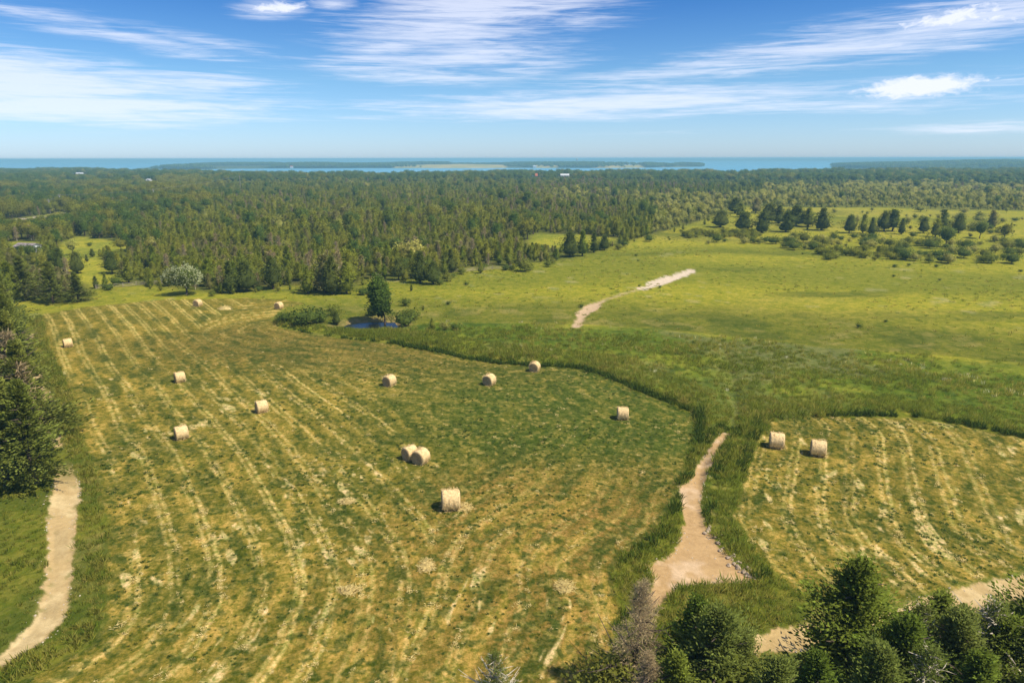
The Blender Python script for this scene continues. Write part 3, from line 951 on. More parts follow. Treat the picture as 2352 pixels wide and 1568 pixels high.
def dead_crown(g, h, rad, nb, per, seed, mi=0, tl=0.6, tw=0.03, z0=0.12):
    r = np.random.default_rng(seed)
    t = r.uniform(0, 1, nb)
    a = r.uniform(0, 2 * np.pi, nb)
    Lb = rad * ((1 - t) ** 0.7 + 0.08) * r.uniform(0.5, 1.1, nb)
    d = unit(np.stack([np.cos(a), np.sin(a), 0.45 + r.normal(0, 0.2, nb) + 0.5 * t], 1))
    b = np.stack([0 * t, 0 * t, h * (z0 + (0.98 - z0) * t)], 1)
    Lb = Lb * np.where(r.random(nb) < 0.3, 1.25, 0.8)
    kites(g, b, d, Lb, np.full(nb, 0.035 + 0.008 * rad), r, r.uniform(0.8, 1.2, nb), mi, 0.5)
    s = r.uniform(0.2, 1, (nb, per))
    tb = b[:, None] + d[:, None] * (Lb[:, None] * s)[..., None]
    td = d[:, None] * 0.6 + r.normal(0, 0.6, (nb, per, 3))
    ln = tl * r.uniform(0.5, 1.2, nb * per)
    kites(g, tb.reshape(-1, 3), td.reshape(-1, 3), ln, np.maximum(ln * 0.10, tw), r, r.uniform(0.65, 1.3, nb * per), mi, 0.4)


def two(name_crown, crown, trunk):
    return crown, trunk


PROTO = {}


def proto_cedar(key, h, rad, nb, per, sl, seed, mat, **kw):
    g = Geo(); cedar_crown(g, h, rad, nb, per, sl, seed, **kw)
    s = Geo(); stem(s, h * 0.93, 0.02 * h + 0.03, seed, limbs=5, r1=0.12)
    PROTO[key] = dict(h=h, crown=g.mesh('crown', mat, fluff=(0, 0, h * 0.3, 0.5, 0.25)), trunk=s.mesh('trunk', M['bark']))


for k in range(5):
    proto_cedar('cedar%d' % k, 7.0, (2.7, 3.2, 2.5, 3.4, 2.8)[k], 190, 7, 0.66, 500 + k, M[('cedar_a', 'cedar_b', 'cedar_a', 'cedar_b', 'cedar_c')[k]], flatness=(0.35, 0.2, 0.5, 0.15, 0.3)[k], tipness=(0.75, 0.6, 0.8, 0.55, 0.7)[k])
for k in range(3):    # dark ones that stand in the open
    proto_cedar('dark_cedar%d' % k, 7.0, (2.9, 2.6, 3.3)[k], 230, 8, 0.6, 530 + k, M['cedar_dark'], spread=0.5, jitter=0.07, gaps=0.25, flatness=(0.3, 0.45, 0.18)[k], tipness=(0.6, 0.7, 0.5)[k], z0=(0.12, 0.06, 0.1)[k], irregular=0.38)
for k in range(3):    # rounder open-grown cedars
    proto_cedar('round_cedar%d' % k, 6.5, (2.7, 3.1, 2.5)[k], 230, 8, 0.62, 520 + k, M['cedar_dark'], tipness=(0.45, 0.36, 0.5)[k], z0=0.16, irregular=0.15, flatness=0.3)


def proto_leaf(key, h, rx, ncl, per, ls, seed, mat, zc=0.58, rz=0.42, trunk='bark', limbs=7, **kw):
    g = Geo(); leaf_crown(g, h, rx, rz * h, zc * h, ncl, per, ls, seed, **kw)
    s = Geo(); stem(s, h * 0.75, 0.022 * h + 0.02, seed, limbs=limbs, limb_len=0.35, up=0.8)
    PROTO[key] = dict(h=h, crown=g.mesh('crown', mat, fluff=(0, 0, (zc - 0.1) * h, 0.5, 0.2)), trunk=s.mesh('trunk', M[trunk]))


for k in range(3):
    proto_leaf('leafy%d' % k, 9.0, (3.2, 3.6, 2.8)[k], 60, 18, 0.55, 540 + k, M[('leaf_a', 'leaf_b', 'leaf_d')[k]])
for k in range(3):
    proto_leaf('young%d' % k, 6.0, (1.9, 2.2, 1.7)[k], 36, 15, 0.44, 560 + k, M[('leaf_c', 'leaf_c', 'leaf_b')[k]], limbs=5, hull=True)
for k in range(3):
    proto_leaf('shrub%d' % k, 2.2, (1.5, 1.8, 1.3)[k], 36, 14, 0.28, 580 + k, M[('leaf_e', 'leaf_a', 'leaf_c')[k]], zc=0.48, rz=0.5, limbs=4)
proto_leaf('juniper', 1.8, 1.2, 40, 14, 0.26, 590, M['cedar_b'], zc=0.42, rz=0.5, limbs=3)
proto_leaf('fine_bush', 3.0, 2.0, 90, 34, 0.22, 591, M['leaf_e'], zc=0.45, rz=0.5, limbs=5)
for k in range(2):
    g = Geo(); dead_crown(g, 6.5, 1.6, 110, 6, 600 + k, tl=0.7, tw=0.05)
    s = Geo(); stem(s, 6.3, 0.12, 600 + k, limbs=6, r1=0.1)
    PROTO['dead%d' % k] = dict(h=6.5, crown=g.mesh('crown', M['dead']), trunk=s.mesh('trunk', M['bare_wood']))


def plant(key, name, base, h, label, cat, group=None, rz=None, wide=1.0, parts=True):
    """A tree as a thing: an Empty at its foot with crown and trunk."""
    p = PROTO[key]
    s = h / p['h']
    root = empty(name, base, random.uniform(0, 6.28) if rz is None else rz, (s * wide, s * wide, s))
    link(bpy.data.objects.new('trunk', p['trunk']), root)
    link(bpy.data.objects.new('crown', p['crown']), root)
    return tag(root, label, cat, group)


def at_px(key, name, px, py, top, label, cat, group=None, wide=1.0, rz=None):
    b = P(px, py)
    return plant(key, name, b, max(0.4, tree_height(b, top)), label, cat, group, rz, wide)


# ------------------------------------------------------------------ stuff: many small growths as one object
def joined(key):
    p = PROTO[key]
    me = p['crown'].copy()
    g_v = np.zeros(len(me.vertices) * 3, np.float32); me.vertices.foreach_get('co', g_v)
    return me


def stuff(name, pts, sc, rot, idx, meshes, label, zs=None, lean=0.07):
    """Scatter MESHES over PTS as one object (geometry nodes)."""
    cl = bpy.data.collections.new(name + '_kinds')
    for i, m in enumerate(meshes):
        cl.objects.link(bpy.data.objects.new('%s_kind_%02d' % (name, i), m))
    me = bpy.data.meshes.new(name)
    n = len(pts)
    me.vertices.add(n); me.vertices.foreach_set('co', np.asarray(pts, np.float32).ravel())
    s3 = np.stack([sc, sc, sc if zs is None else zs], 1).astype(np.float32)
    a = me.attributes.new('size', 'FLOAT_VECTOR', 'POINT'); a.data.foreach_set('vector', s3.ravel())
    a = me.attributes.new('turn', 'FLOAT_VECTOR', 'POINT'); a.data.foreach_set('vector', np.stack([rng.normal(0, lean, n), rng.normal(0, lean, n), rot], 1).astype(np.float32).ravel())
    a = me.attributes.new('pick', 'INT', 'POINT'); a.data.foreach_set('value', np.asarray(idx, np.int32))
    o = tag(link(bpy.data.objects.new(name, me)), label, None, None, 'stuff')
    ng = bpy.data.node_groups.new(name + '_scatter', 'GeometryNodeTree')
    ng.interface.new_socket('Geometry', in_out='INPUT', socket_type='NodeSocketGeometry')
    ng.interface.new_socket('Geometry', in_out='OUTPUT', socket_type='NodeSocketGeometry')
    gi, go = ng.nodes.new('NodeGroupInput'), ng.nodes.new('NodeGroupOutput')
    ci = ng.nodes.new('GeometryNodeCollectionInfo'); ci.inputs['Collection'].default_value = cl
    ci.inputs['Separate Children'].default_value = True; ci.inputs['Reset Children'].default_value = True
    ip = ng.nodes.new('GeometryNodeInstanceOnPoints'); ip.inputs['Pick Instance'].default_value = True

    def named(nm, typ):
        q = ng.nodes.new('GeometryNodeInputNamedAttribute'); q.data_type = typ; q.inputs['Name'].default_value = nm
        return q.outputs[0]
    ng.links.new(gi.outputs[0], ip.inputs['Points']); ng.links.new(ci.outputs[0], ip.inputs['Instance'])
    ng.links.new(named('pick', 'INT'), ip.inputs['Instance Index'])
    er = ng.nodes.new('FunctionNodeEulerToRotation'); ng.links.new(named('turn', 'FLOAT_VECTOR'), er.inputs[0])
    ng.links.new(er.outputs[0], ip.inputs['Rotation']); ng.links.new(named('size', 'FLOAT_VECTOR'), ip.inputs['Scale'])
    ng.links.new(ip.outputs[0], go.inputs[0])
    md = o.modifiers.new('scatter', 'NODES'); md.node_group = ng
    return o


# ------------------------------------------------------------------ round bales
def bale_meshes(seed):
    r = np.random.default_rng(seed)
    Rb, W, ns = 0.78, 1.36, 44
    xs = np.array([-W / 2, -W / 2 + 0.02, -W / 2 + 0.07] + list(np.linspace(-W / 2 + 0.16, W / 2 - 0.16, 9)) + [W / 2 - 0.07, W / 2 - 0.02, W / 2])
    rr = np.full(len(xs), Rb); rr[[0, -1]] -= 0.10; rr[[1, -2]] -= 0.05; rr[[2, -3]] -= 0.015
    th = np.arange(ns) / ns * 2 * np.pi
    jit = 1 + 0.018 * (r.random((len(xs), ns)) - 0.5) + 0.012 * np.sin(th * 3 + seed)[None] + 0.008 * np.sin(xs * 14 + seed)[:, None]
    y, z = rr[:, None] * jit * np.cos(th)[None], rr[:, None] * jit * np.sin(th)[None]
    z = np.maximum(z, -Rb * 0.95)                      # the bale sags a little where it lies
    V = np.stack([np.broadcast_to(xs[:, None], y.shape), y, z + Rb * 0.95], -1).reshape(-1, 3)
    i = np.arange(len(xs) - 1)[:, None] * ns; j = np.arange(ns)[None]; j2 = (j + 1) % ns
    g = Geo(); g.add(V, np.stack([i + j, i + ns + j, i + ns + j2, i + j2], -1).reshape(-1, 4), r.uniform(0.85, 1.15, (len(xs) - 1) * ns))
    n = 520                                            # stalks that stand off the wrap
    a = r.uniform(0, 2 * np.pi, n); xx = r.uniform(-W / 2, W / 2, n)
    b = np.stack([xx, Rb * np.cos(a), Rb * np.sin(a) + Rb * 0.95], 1)
    d = np.stack([r.normal(0, 0.5, n), -np.sin(a) * r.choice([-1, 1], n) + 0.25 * np.cos(a), np.cos(a) + 0.25 * np.sin(a)], 1)
    b[:, 2] = np.maximum(b[:, 2], 0.02)
    kites(g, b, d, r.uniform(0.12, 0.36, n), 0.03, r, r.uniform(0.7, 1.3, n))
    wrap = g.mesh('wrap', M['hay'])
    ends = []
    for s in (-1, 1):
        g = Geo()
        rad = np.linspace(0.02, Rb - 0.10, 15)
        dx = 0.030 * np.sin(np.arange(15) * 2.1) + 0.03 * (1 - (rad / Rb) ** 2)
        ja = 0.012 * (r.random((15, ns)) - 0.5)
        V = np.stack([s * (W / 2 + dx[:, None] + ja - 0.02 * (np.arange(15) == 14)[:, None]), rad[:, None] * np.cos(th)[None], np.maximum(rad[:, None] * np.sin(th)[None], -Rb * 0.95) + Rb * 0.95], -1).reshape(-1, 3)
        i = np.arange(14)[:, None] * ns
        F = np.stack([i + j, i + ns + j, i + ns + j2, i + j2], -1).reshape(-1, 4)
        g.add(V, F if s < 0 else F[:, ::-1], (0.75 + 0.35 * ((np.arange(14) % 3) / 2)).repeat(ns) * r.uniform(0.85, 1.15, 14 * ns))
        ends.append(g.mesh('end_face', M['hay_end']))
    g = Geo()                                          # loose hay pressed out round the foot
    n = 190
    a = r.uniform(0, 2 * np.pi, n); k = r.uniform(0.75, 1.25, n)
    b = np.stack([W * 0.55 * k * np.cos(a), 0.45 * k * np.sin(a) * 1.3, r.uniform(0.0, 0.09, n)], 1)
    kites(g, b, np.stack([r.normal(size=n), r.normal(size=n), r.normal(0.1, 0.15, n)], 1), r.uniform(0.18, 0.42, n), 0.04, r, r.uniform(0.75, 1.2, n))
    return wrap, ends, g.mesh('loose_hay', M['straw'], fluff=(0, 0, -3.0, 0.6, 1.0))


def hay_mat(name, rgb, dark, axis_bands):
    m, t, p, out = new_mat(name)
    at = _n(t, 'ShaderNodeAttribute', attribute_name='tint')
    tc_ = _n(t, 'ShaderNodeTexCoord')
    mp = _n(t, 'ShaderNodeMapping'); mp.inputs['Scale'].default_value = axis_bands
    t.links.new(tc_.outputs['Object'], mp.inputs[0])
    nz = _n(t, 'ShaderNodeTexNoise'); nz.inputs['Scale'].default_value = 4; nz.inputs['Detail'].default_value = 6; nz.inputs['Roughness'].default_value = 0.7
    t.links.new(mp.outputs[0], nz.inputs['Vector'])
    f = _rng(t, nz.outputs['Fac'], 0, 1, 0.36, 0.66)
    c = _mix(t, 'MIX', f, dark, rgb)
    c = _mix(t, 'MULTIPLY', 1.0, c, at.outputs['Color'])
    t.links.new(c, p.inputs['Base Color'])
    p.inputs['Roughness'].default_value = 0.85
    p.inputs['Specular IOR Level'].default_value = 0.15
    bp = _n(t, 'ShaderNodeBump'); bp.inputs['Strength'].default_value = 0.8; bp.inputs['Distance'].default_value = 0.03
    t.links.new(nz.outputs['Fac'], bp.inputs['Height']); t.links.new(bp.outputs[0], p.inputs['Normal'])
    return m


M['hay'] = hay_mat('baled_hay', (0.90, 0.67, 0.35), (0.66, 0.46, 0.20), (5, 1, 1))
M['hay_end'] = hay_mat('baled_hay_end', (0.60, 0.43, 0.22), (0.38, 0.25, 0.11), (1, 4, 4))
BM = [bale_meshes(40 + k) for k in range(3)]
BALES = [  # px, py of the foot, yaw, scale, label
    (455, 703, 75, 1.0, 'hay bale at the top of the big field, before the white flowering tree'),
    (641, 709, 72, 1.0, 'hay bale at the far end of the big field, nearest the pond bushes'),
    (157, 796, 40, 0.95, 'hay bale far up beside the tall grass strip along the conifer row'),
    (414, 876, 38, 0.98, 'hay bale on pale straw rows, directly beyond the one on the thick straw row'),
    (602, 945, 34, 1.0, 'hay bale alone between straw rows in the middle of the yellow part'),
    (418, 1006, 36, 1.0, 'hay bale on the thick straw row, closest of all to the gravel track'),
    (895, 885, 60, 1.05, 'round hay bale with its brown end face showing, on the olive ground below the pond'),
    (1124, 883, 63, 1.05, 'hay bale on green stubble, last but one towards the grassy hollow edge'),
    (1228, 852, 70, 1.0, 'round hay bale hard by the dark grassy edge of the hollow'),
    (1430, 961, -5, 1.0, 'upright looking round hay bale alone in the dark green corner of the big field'),
    (942, 1053, 48, 0.98, 'round hay bale half hidden behind its twin in the only touching pair'),
    (967, 1062, 62, 1.05, 'front round hay bale of the only touching pair, brown end face showing'),
    (1036, 1166, 8, 1.22, 'whitish ragged hay bale with loose hay spilled round it, closest to the camera'),
    (1783, 1026, -18, 1.12, 'round hay bale of the smaller field standing closer to the dirt track'),
    (1878, 1044, -20, 1.12, 'round hay bale of the smaller field standing farther from the dirt track'),
]
for i, (px, py, yaw, s, lab) in enumerate(BALES):
    wrap, ends, loose = BM[i % 3]
    o = tag(empty('hay_bale', P(px, py) + Vector((0, 0, -0.02)), R(yaw), s), lab, 'hay bale', 'round hay bales in the mown fields')
    link(bpy.data.objects.new('wrap', wrap), o)
    for e in ends:
        link(bpy.data.objects.new('end_face', e), o)
    tag(link(bpy.data.objects.new('loose_hay', loose), o), kind='stuff')


def heap_mesh(seed, rx, ry, h, n=320):
    r = np.random.default_rng(seed)
    g = Geo()
    k, ns = 5, 14
    rad = np.linspace(1, 0.05, k); th = np.arange(ns) / ns * 2 * np.pi
    jit = r.uniform(0.8, 1.15, (k, ns))
    V = np.stack([rx * rad[:, None] * jit * np.cos(th), ry * rad[:, None] * jit * np.sin(th), np.broadcast_to((h * (1 - rad ** 2) - 0.03)[:, None], (k, ns))], -1).reshape(-1, 3)
    i = np.arange(k - 1)[:, None] * ns; j = np.arange(ns)[None]; j2 = (j + 1) % ns
    g.add(V, np.stack([i + j, i + j2, i + ns + j2, i + ns + j], -1).reshape(-1, 4), r.uniform(0.85, 1.1, (k - 1) * ns))
    q = np.sqrt(r.random(n)); a = r.uniform(0, 2 * np.pi, n)
    b = np.stack([rx * q * np.cos(a) * 1.15, ry * q * np.sin(a) * 1.15, h * (1 - q ** 2) * 0.95 + 0.02], 1)
    kites(g, b, np.stack([r.normal(size=n), r.normal(size=n), r.normal(0.2, 0.25, n)], 1), r.uniform(0.2, 0.5, n), 0.045, r, r.uniform(0.7, 1.25, n))
    return g.mesh('hay_heap', M['straw'], fluff=(0, 0, -2.0, 0.6, 1.0))


HEAPS = [(517, 710, 1.5, 0.8, 0.75, 'low heap of loose hay between the two farthest bales'), (1062, 1166, 0.8, 0.6, 0.4, 'spilled heap of loose hay at the foot of the closest bale'),
         (803, 1357, 0.75, 0.5, 0.22, 'small pale heap of hay in the near middle of the field, below the closest bale'), (797, 1152, 0.7, 0.5, 0.2, 'small pale hay heap to the side of the closest bale'),
         (1298, 1348, 0.7, 0.8, 0.2, 'small bright hay heap on the brownish ground near the dirt fan'), (980, 1300, 0.6, 0.9, 0.2, 'slanting hay heap lying between the closest bale and the near edge')]
for k, (px, py, rx, ry, h, lab) in enumerate(HEAPS):
    o = tag(link(bpy.data.objects.new('hay_heap', heap_mesh(60 + k, rx, ry, h))), lab, 'hay heap')
    o.location = P(px, py)

# ------------------------------------------------------------------ house, road poles, fence, far buildings
M['white_paint'] = plain('white_siding', (0.72, 0.72, 0.74), 0.6, 0.06, 2)
M['grey_siding'] = plain('grey_siding', (0.36, 0.37, 0.42), 0.7, 0.08, 2)
M['shingle'] = plain('mauve_shingle', (0.27, 0.22, 0.22), 0.85, 0.2, 3)
M['glass'] = plain('window_glass', (0.05, 0.06, 0.08), 0.15, 0.1, 1, 0.5)
M['white_roof'] = plain('white_metal_roof', (0.58, 0.58, 0.57), 0.5, 0.05, 1)
M['red_roof'] = plain('orange_red_roof', (0.45, 0.12, 0.05), 0.6, 0.1, 1)
M['silo'] = plain('dark_blue_enamel', (0.03, 0.045, 0.07), 0.4, 0.2, 0.5)
M['pole_wood'] = plain('weathered_pole', (0.34, 0.29, 0.23), 0.9, 0.2, 3)
M['steel'] = plain('galvanised_steel', (0.42, 0.44, 0.46), 0.5, 0.1, 1)
M['wire'] = plain('wire', (0.22, 0.22, 0.21), 0.6, 0.05, 1)
M['rail_wood'] = plain('bleached_rail', (0.33, 0.28, 0.21), 0.9, 0.3, 2)
M['dark_hole'] = plain('dark_timber', (0.06, 0.05, 0.045), 0.9, 0.2, 1)
M['rock'] = plain('grey_rock', (0.44, 0.34, 0.23), 0.9, 0.35, 2.0, 0.2, bump=0.05)


def part(name, g, mat, parent, label=None, smooth=False):
    return tag(link(bpy.data.objects.new(name, g.mesh(name, mat, smooth)), parent), label)


def gabled(name, base, rz, w, d, h, rise, wall, roof, label, cat, eave=0.35, windows=(), doors=(), overlap=0.12, group=None):
    """A gabled building: ridge along local x, length W, depth D. Windows: (side, along, sill, width, height); side f(ront) b(ack) l(eft) r(ight)."""
    o = tag(empty(name, base, rz), label, cat, group)
    g = Geo()
    hw, hd = w / 2, d / 2
    V = [(-hw, -hd, -0.4), (hw, -hd, -0.4), (hw, hd, -0.4), (-hw, hd, -0.4), (-hw, -hd, h), (hw, -hd, h), (hw, hd, h), (-hw, hd, h), (-hw, 0, h + rise), (hw, 0, h + rise)]
    g.add(V, [(0, 1, 5, 4), (2, 3, 7, 6)]); g.F.append(np.array([(1, 2, 6, 9, 5), (3, 0, 4, 8, 7)])); g.T.append(np.ones(2)); g.M.append(np.zeros(2, int))
    part('wall', g, wall, o)
    sl = rise / hd
    for s in (-1, 1):
        g = Geo()
        y1 = s * (hd + eave); z1 = h - sl * eave
        t = overlap
        V = [(-hw - eave, 0, h + rise + 0.01), (hw + eave, 0, h + rise + 0.01), (hw + eave, y1, z1 + 0.01), (-hw - eave, y1, z1 + 0.01)]
        V += [(a, b, c + t) for a, b, c in V]
        g.add(V, [(0, 1, 2, 3), (7, 6, 5, 4), (0, 4, 5, 1), (1, 5, 6, 2), (2, 6, 7, 3), (3, 7, 4, 0)])
        part('roof', g, roof, o)
    for kind, lst in (('window', windows), ('door', doors)):
        for (side, a, z, ww, hh) in lst:
            e = 0.05
            def bx(lo_a, hi_a, lo_z, hi_z, out, dep):
                if side == 'f': return (lo_a, -hd - out, lo_z), (hi_a, -hd - out + dep, hi_z)
                if side == 'b': return (lo_a, hd + out - dep, lo_z), (hi_a, hd + out, hi_z)
                if side == 'r': return (hw + out - dep, lo_a, lo_z), (hw + out, hi_a, hi_z)
                return (-hw - out, lo_a, lo_z), (-hw - out + dep, hi_a, hi_z)
            if kind == 'door':
                g = Geo(); g.box(*bx(a - ww / 2, a + ww / 2, z, z + hh, 0.06, 0.1)); part('door', g, M['dark_hole'], o)
                continue
            g = Geo()
            for lo_a, hi_a, lo_z, hi_z in ((a - ww / 2 - 0.08, a + ww / 2 + 0.08, z - 0.08, z), (a - ww / 2 - 0.08, a + ww / 2 + 0.08, z + hh, z + hh + 0.08), (a - ww / 2 - 0.08, a - ww / 2, z, z + hh), (a + ww / 2, a + ww / 2 + 0.08, z, z + hh), (a - 0.03, a + 0.03, z, z + hh)):
                g.box(*bx(lo_a, hi_a, lo_z, hi_z, 0.07, 0.12))
            f = part('window', g, M['white_roof'], o)
            g = Geo(); g.box(*bx(a - ww / 2, a + ww / 2, z, z + hh, 0.03, 0.06)); part('pane', g, M['glass'], f)
    return o


hb = P(66, 579)
gabled('bungalow', hb, R(-12), 7.0, 4.2, 2.2, 0.9, M['white_paint'], M['shingle'], 'small white and grey bungalow with a mauve roof among trees by the yellow clearing', 'house',
       windows=[('f', -2.6, 0.9, 1.2, 1.0), ('f', 1.8, 0.9, 1.2, 1.0), ('r', -1.0, 0.7, 1.3, 1.2), ('r', 1.0, 0.7, 1.3, 1.2)], doors=[('f', -0.4, -0.1, 0.95, 2.0)])

# utility poles and wires along the far road
pole_xy = []
for (px, py, top, lab) in [(140, 476, 446, 'utility pole rising from the woods just beyond the pale road'), (116, 490, 472, 'shorter utility pole right on the verge of the pale road'),
                           (355, 467, 432, 'light coloured utility pole standing alone among the trees beyond the cedars'), (553, 437, 402, 'farthest utility pole, showing above the pale round tree in the woods')]:
    b = P(px, py); h = max(tree_height(b, top), 9.0)
    o = tag(empty('utility_pole', b, R(20)), lab, 'utility pole', 'utility poles by the far road')
    g = Geo(); g.tube([(0, 0, -0.4), (0, 0, h * 0.5), (0, 0, h)], [0.24, 0.21, 0.17], 8); part('pole', g, M['pole_wood'], o)
    g = Geo(); g.box((-1.2, -0.06, h - 0.85), (1.2, 0.06, h - 0.7)); arm = part('crossarm', g, M['pole_wood'], o)
    for s in (-1.05, -0.45, 0.45, 1.05):
        g = Geo(); g.tube([(s, 0, h - 0.7), (s, 0, h - 0.52)], [0.05, 0.04], 6); part('insulator', g, M['steel'], arm)
    g = Geo(); g.tube([(0.32, 0, h - 2.2), (0.32, 0, h - 1.3)], [0.2, 0.2], 8); part('transformer', g, M['steel'], o)
    pole_xy.append((b.x, b.y, b.z + h - 0.6))
pole_xy = [(-262.0, 395.0, 9.5)] + [pole_xy[1], pole_xy[0], pole_xy[2], pole_xy[3]]
for a, b in zip(pole_xy[:-1], pole_xy[1:]):
    g = Geo()
    for off in (-0.8, 0.8):
        t = np.linspace(0, 1, 12)
        pts = np.stack([a[0] + (b[0] - a[0]) * t, a[1] + (b[1] - a[1]) * t + off, a[2] + (b[2] - a[2]) * t - 3.2 * t * (1 - t)], 1)
        g.tube(pts, np.full(12, 0.035), 4)
    tag(link(bpy.data.objects.new('power_line', g.mesh('power_line', M['wire']))), 'thin power line strung between utility poles over the woods by the far road', 'power line', 'power lines over the woods')


def rail_fence(name, a, b, label, seed, post_gap=3.0):
    """Zigzag split-rail fence: every rail and post its own part."""
    r = random.Random(seed)
    a, b = Vector(a), Vector(b)
    n = max(1, round((b - a).length / post_gap))
    o = tag(empty(name, a), label, 'fence')
    side = Vector((-(b - a).y, (b - a).x, 0)).normalized()
    pts = []
    for k in range(n + 1):
        q = a.lerp(b, k / n) + side * (0.55 if k % 2 else -0.55)
        q.z = float(height(np.array([q.x]), np.array([q.y]))[0])
        pts.append(q - a)
    for k in range(n + 1):
        g = Geo(); p = pts[k]
        g.tube([(p.x, p.y, p.z - 0.2), (p.x + r.uniform(-.1, .1), p.y + r.uniform(-.1, .1), p.z + 1.1)], [0.07, 0.06], 5); part('post', g, M['rail_wood'], o)
    for k in range(n):
        for q in range(3):
            p0, p1 = pts[k], pts[k + 1]
            d = (p1 - p0) * 0.08
            z = 0.2 + q * 0.34
            g = Geo(); g.tube([p0 - d + Vector((0, 0, z + r.uniform(-.06, .06))), (p0 + p1) / 2 + Vector((0, 0, z + r.uniform(-.05, .05))), p1 + d + Vector((0, 0, z + r.uniform(-.06, .06)))], [0.055, 0.065, 0.05], 5)
            part('rail', g, M['rail_wood'], o)
    return o


rail_fence('rail_fence', P(222, 663), P(372, 652), 'weathered split rail fence along the yellow clearing, beside the white flowering tree', 1)
rail_fence('rail_fence', P(862, 637), P(894, 629), 'short piece of split rail fence showing under the cedars behind the poplar', 2)
rail_fence('rail_fence', P(1020, 628), P(1176, 616), 'pale split rail fence ending at the bright green bush on the meadow edge', 3)
sb = P(662, 646)
o = tag(empty('wooden_stand', sb, R(15)), 'small pale wooden trestle stand under the trees at the woods edge', 'stand')
for (x0, y0, x1, y1) in ((-0.9, -0.5, -0.05, 0), (0.9, -0.5, 0.05, 0), (-0.4, 0.7, -0.03, 0.05), (0.4, 0.7, 0.03, 0.05)):
    g = Geo(); g.tube([(x0, y0, -0.1), (x1, y1, 2.6)], [0.07, 0.06], 5); part('leg', g, M['white_roof'], o)
g = Geo(); g.box((-0.7, -0.42, 0.75), (0.7, -0.34, 0.85)); part('brace', g, M['white_roof'], o)
g = Geo(); g.box((-0.6, -0.4, 2.6), (0.6, 0.4, 2.68)); part('platform', g, M['rail_wood'], o)

FARM_CLEAR = []


def far_building(px, py, w, d, h, rise, roof, wall, rz, label, name='barn', cat='barn', group=None, clear=34):
    b = P(px, py)
    FARM_CLEAR.append((b.x, b.y, clear, px))
    return gabled(name, b, R(rz), w, d, h, rise, wall, roof, label, cat, 0.5, windows=[('f', -w * 0.28, 1.6, 1.4, 1.3), ('f', w * 0.28, 1.6, 1.4, 1.3)], doors=[('f', 0, 0, 3.0, 3.4)], overlap=0.25, group=group)


far_building(184, 402, 13, 7, 2.6, 2.2, M['white_roof'], M['white_paint'], 6, 'long white roofed barn in the hazy woods beyond the road')
far_building(343, 418, 6, 5, 2.4, 1.8, M['white_roof'], M['white_paint'], -14, 'small white shed half hidden in the trees beyond the light pole', 'shed', 'shed', None, 24)
far_building(1297, 408, 14, 9, 3.6, 2.6, M['white_roof'], M['grey_siding'], 2, 'broad white roofed barn above the dark cedar woods')
far_building(1232, 408, 3.4, 6, 3.0, 3.8, M['red_roof'], M['red_roof'], 0, 'small steep orange red roofed building next to the broad white barn', 'outbuilding', 'outbuilding', None, 26)
b = P(556, 401); FARM_CLEAR.append((b.x, b.y, 16, 556))
o = tag(empty('silo', b), 'dark farm silo with a white domed cap rising above the far trees', 'silo')
g = Geo(); g.tube([(0, 0, -0.5), (0, 0, 6), (0, 0, 12.4)], [2.8, 2.8, 2.8], 20); part('shaft', g, M['silo'], o, smooth=False)
for zz in (2.5, 5, 7.5, 10):
    g = Geo(); g.tube([(0, 0, zz), (0, 0, zz + 0.15)], [2.86, 2.86], 20); part('hoop', g, M['steel'], o)
g = Geo(); g.tube([(0, 0, 12.4), (0, 0, 13.3), (0, 0, 14.0), (0, 0, 14.4)], [2.95, 2.5, 1.5, 0.2], 20); part('cap', g, M['white_roof'], o)


def on_far(px, dist, z):
    a = math.atan((px - FW / 2) / (FPX / math.cos(PITCH)))
    return Vector((dist * math.sin(a), dist * math.cos(a), z))


gabled('farmhouse', on_far(669, 3320, -8.5), R(8), 12, 9, 6.5, 3, M['white_paint'], M['red_roof'], 'tiny pinkish house on the peninsula shore across the water', 'house', 0.4, windows=[('f', -3, 2, 1.6, 1.6), ('f', 3, 2, 1.6, 1.6)], doors=[('f', 0, 0, 1.4, 2.4)])
gabled('farmhouse', on_far(1229, 3240, -9.0), R(-5), 15, 9, 5.5, 4, M['white_paint'], M['white_roof'], 'tiny white house on the peninsula shore to the side of the mast', 'house', 0.4, windows=[('f', -4, 2, 1.6, 1.6), ('f', 4, 2, 1.6, 1.6)], doors=[('f', 0, 0, 1.4, 2.4)])
tb = on_far(1326, 3500, -7.0)
o = tag(empty('water_tower', tb, 0.0, 0.92), 'slim pale water tower on the peninsula reaching up to the horizon', 'tower')
for (sx, sy) in ((-1, -1), (1, -1), (1, 1), (-1, 1)):
    g = Geo(); g.tube([(sx * 3.2, sy * 3.2, -1), (sx * 2.0, sy * 2.0, 34)], [0.5, 0.4], 6); part('leg', g, M['steel'], o)
g = Geo(); g.tube([(0, 0, -1), (0, 0, 34)], [1.0, 1.0], 8); part('riser', g, M['steel'], o)
for zz in (9, 18, 27):
    g = Geo(); w_ = 3.2 - 1.2 * zz / 34; g.box((-w_, -w_, zz), (w_, w_, zz + 0.4)); part('brace', g, M['steel'], o)
g = Geo(); g.tube([(0, 0, 33.5), (0, 0, 35), (0, 0, 40), (0, 0, 42.5)], [2.2, 4.2, 4.2, 0.8], 14); part('tank', g, M['white_roof'], o)

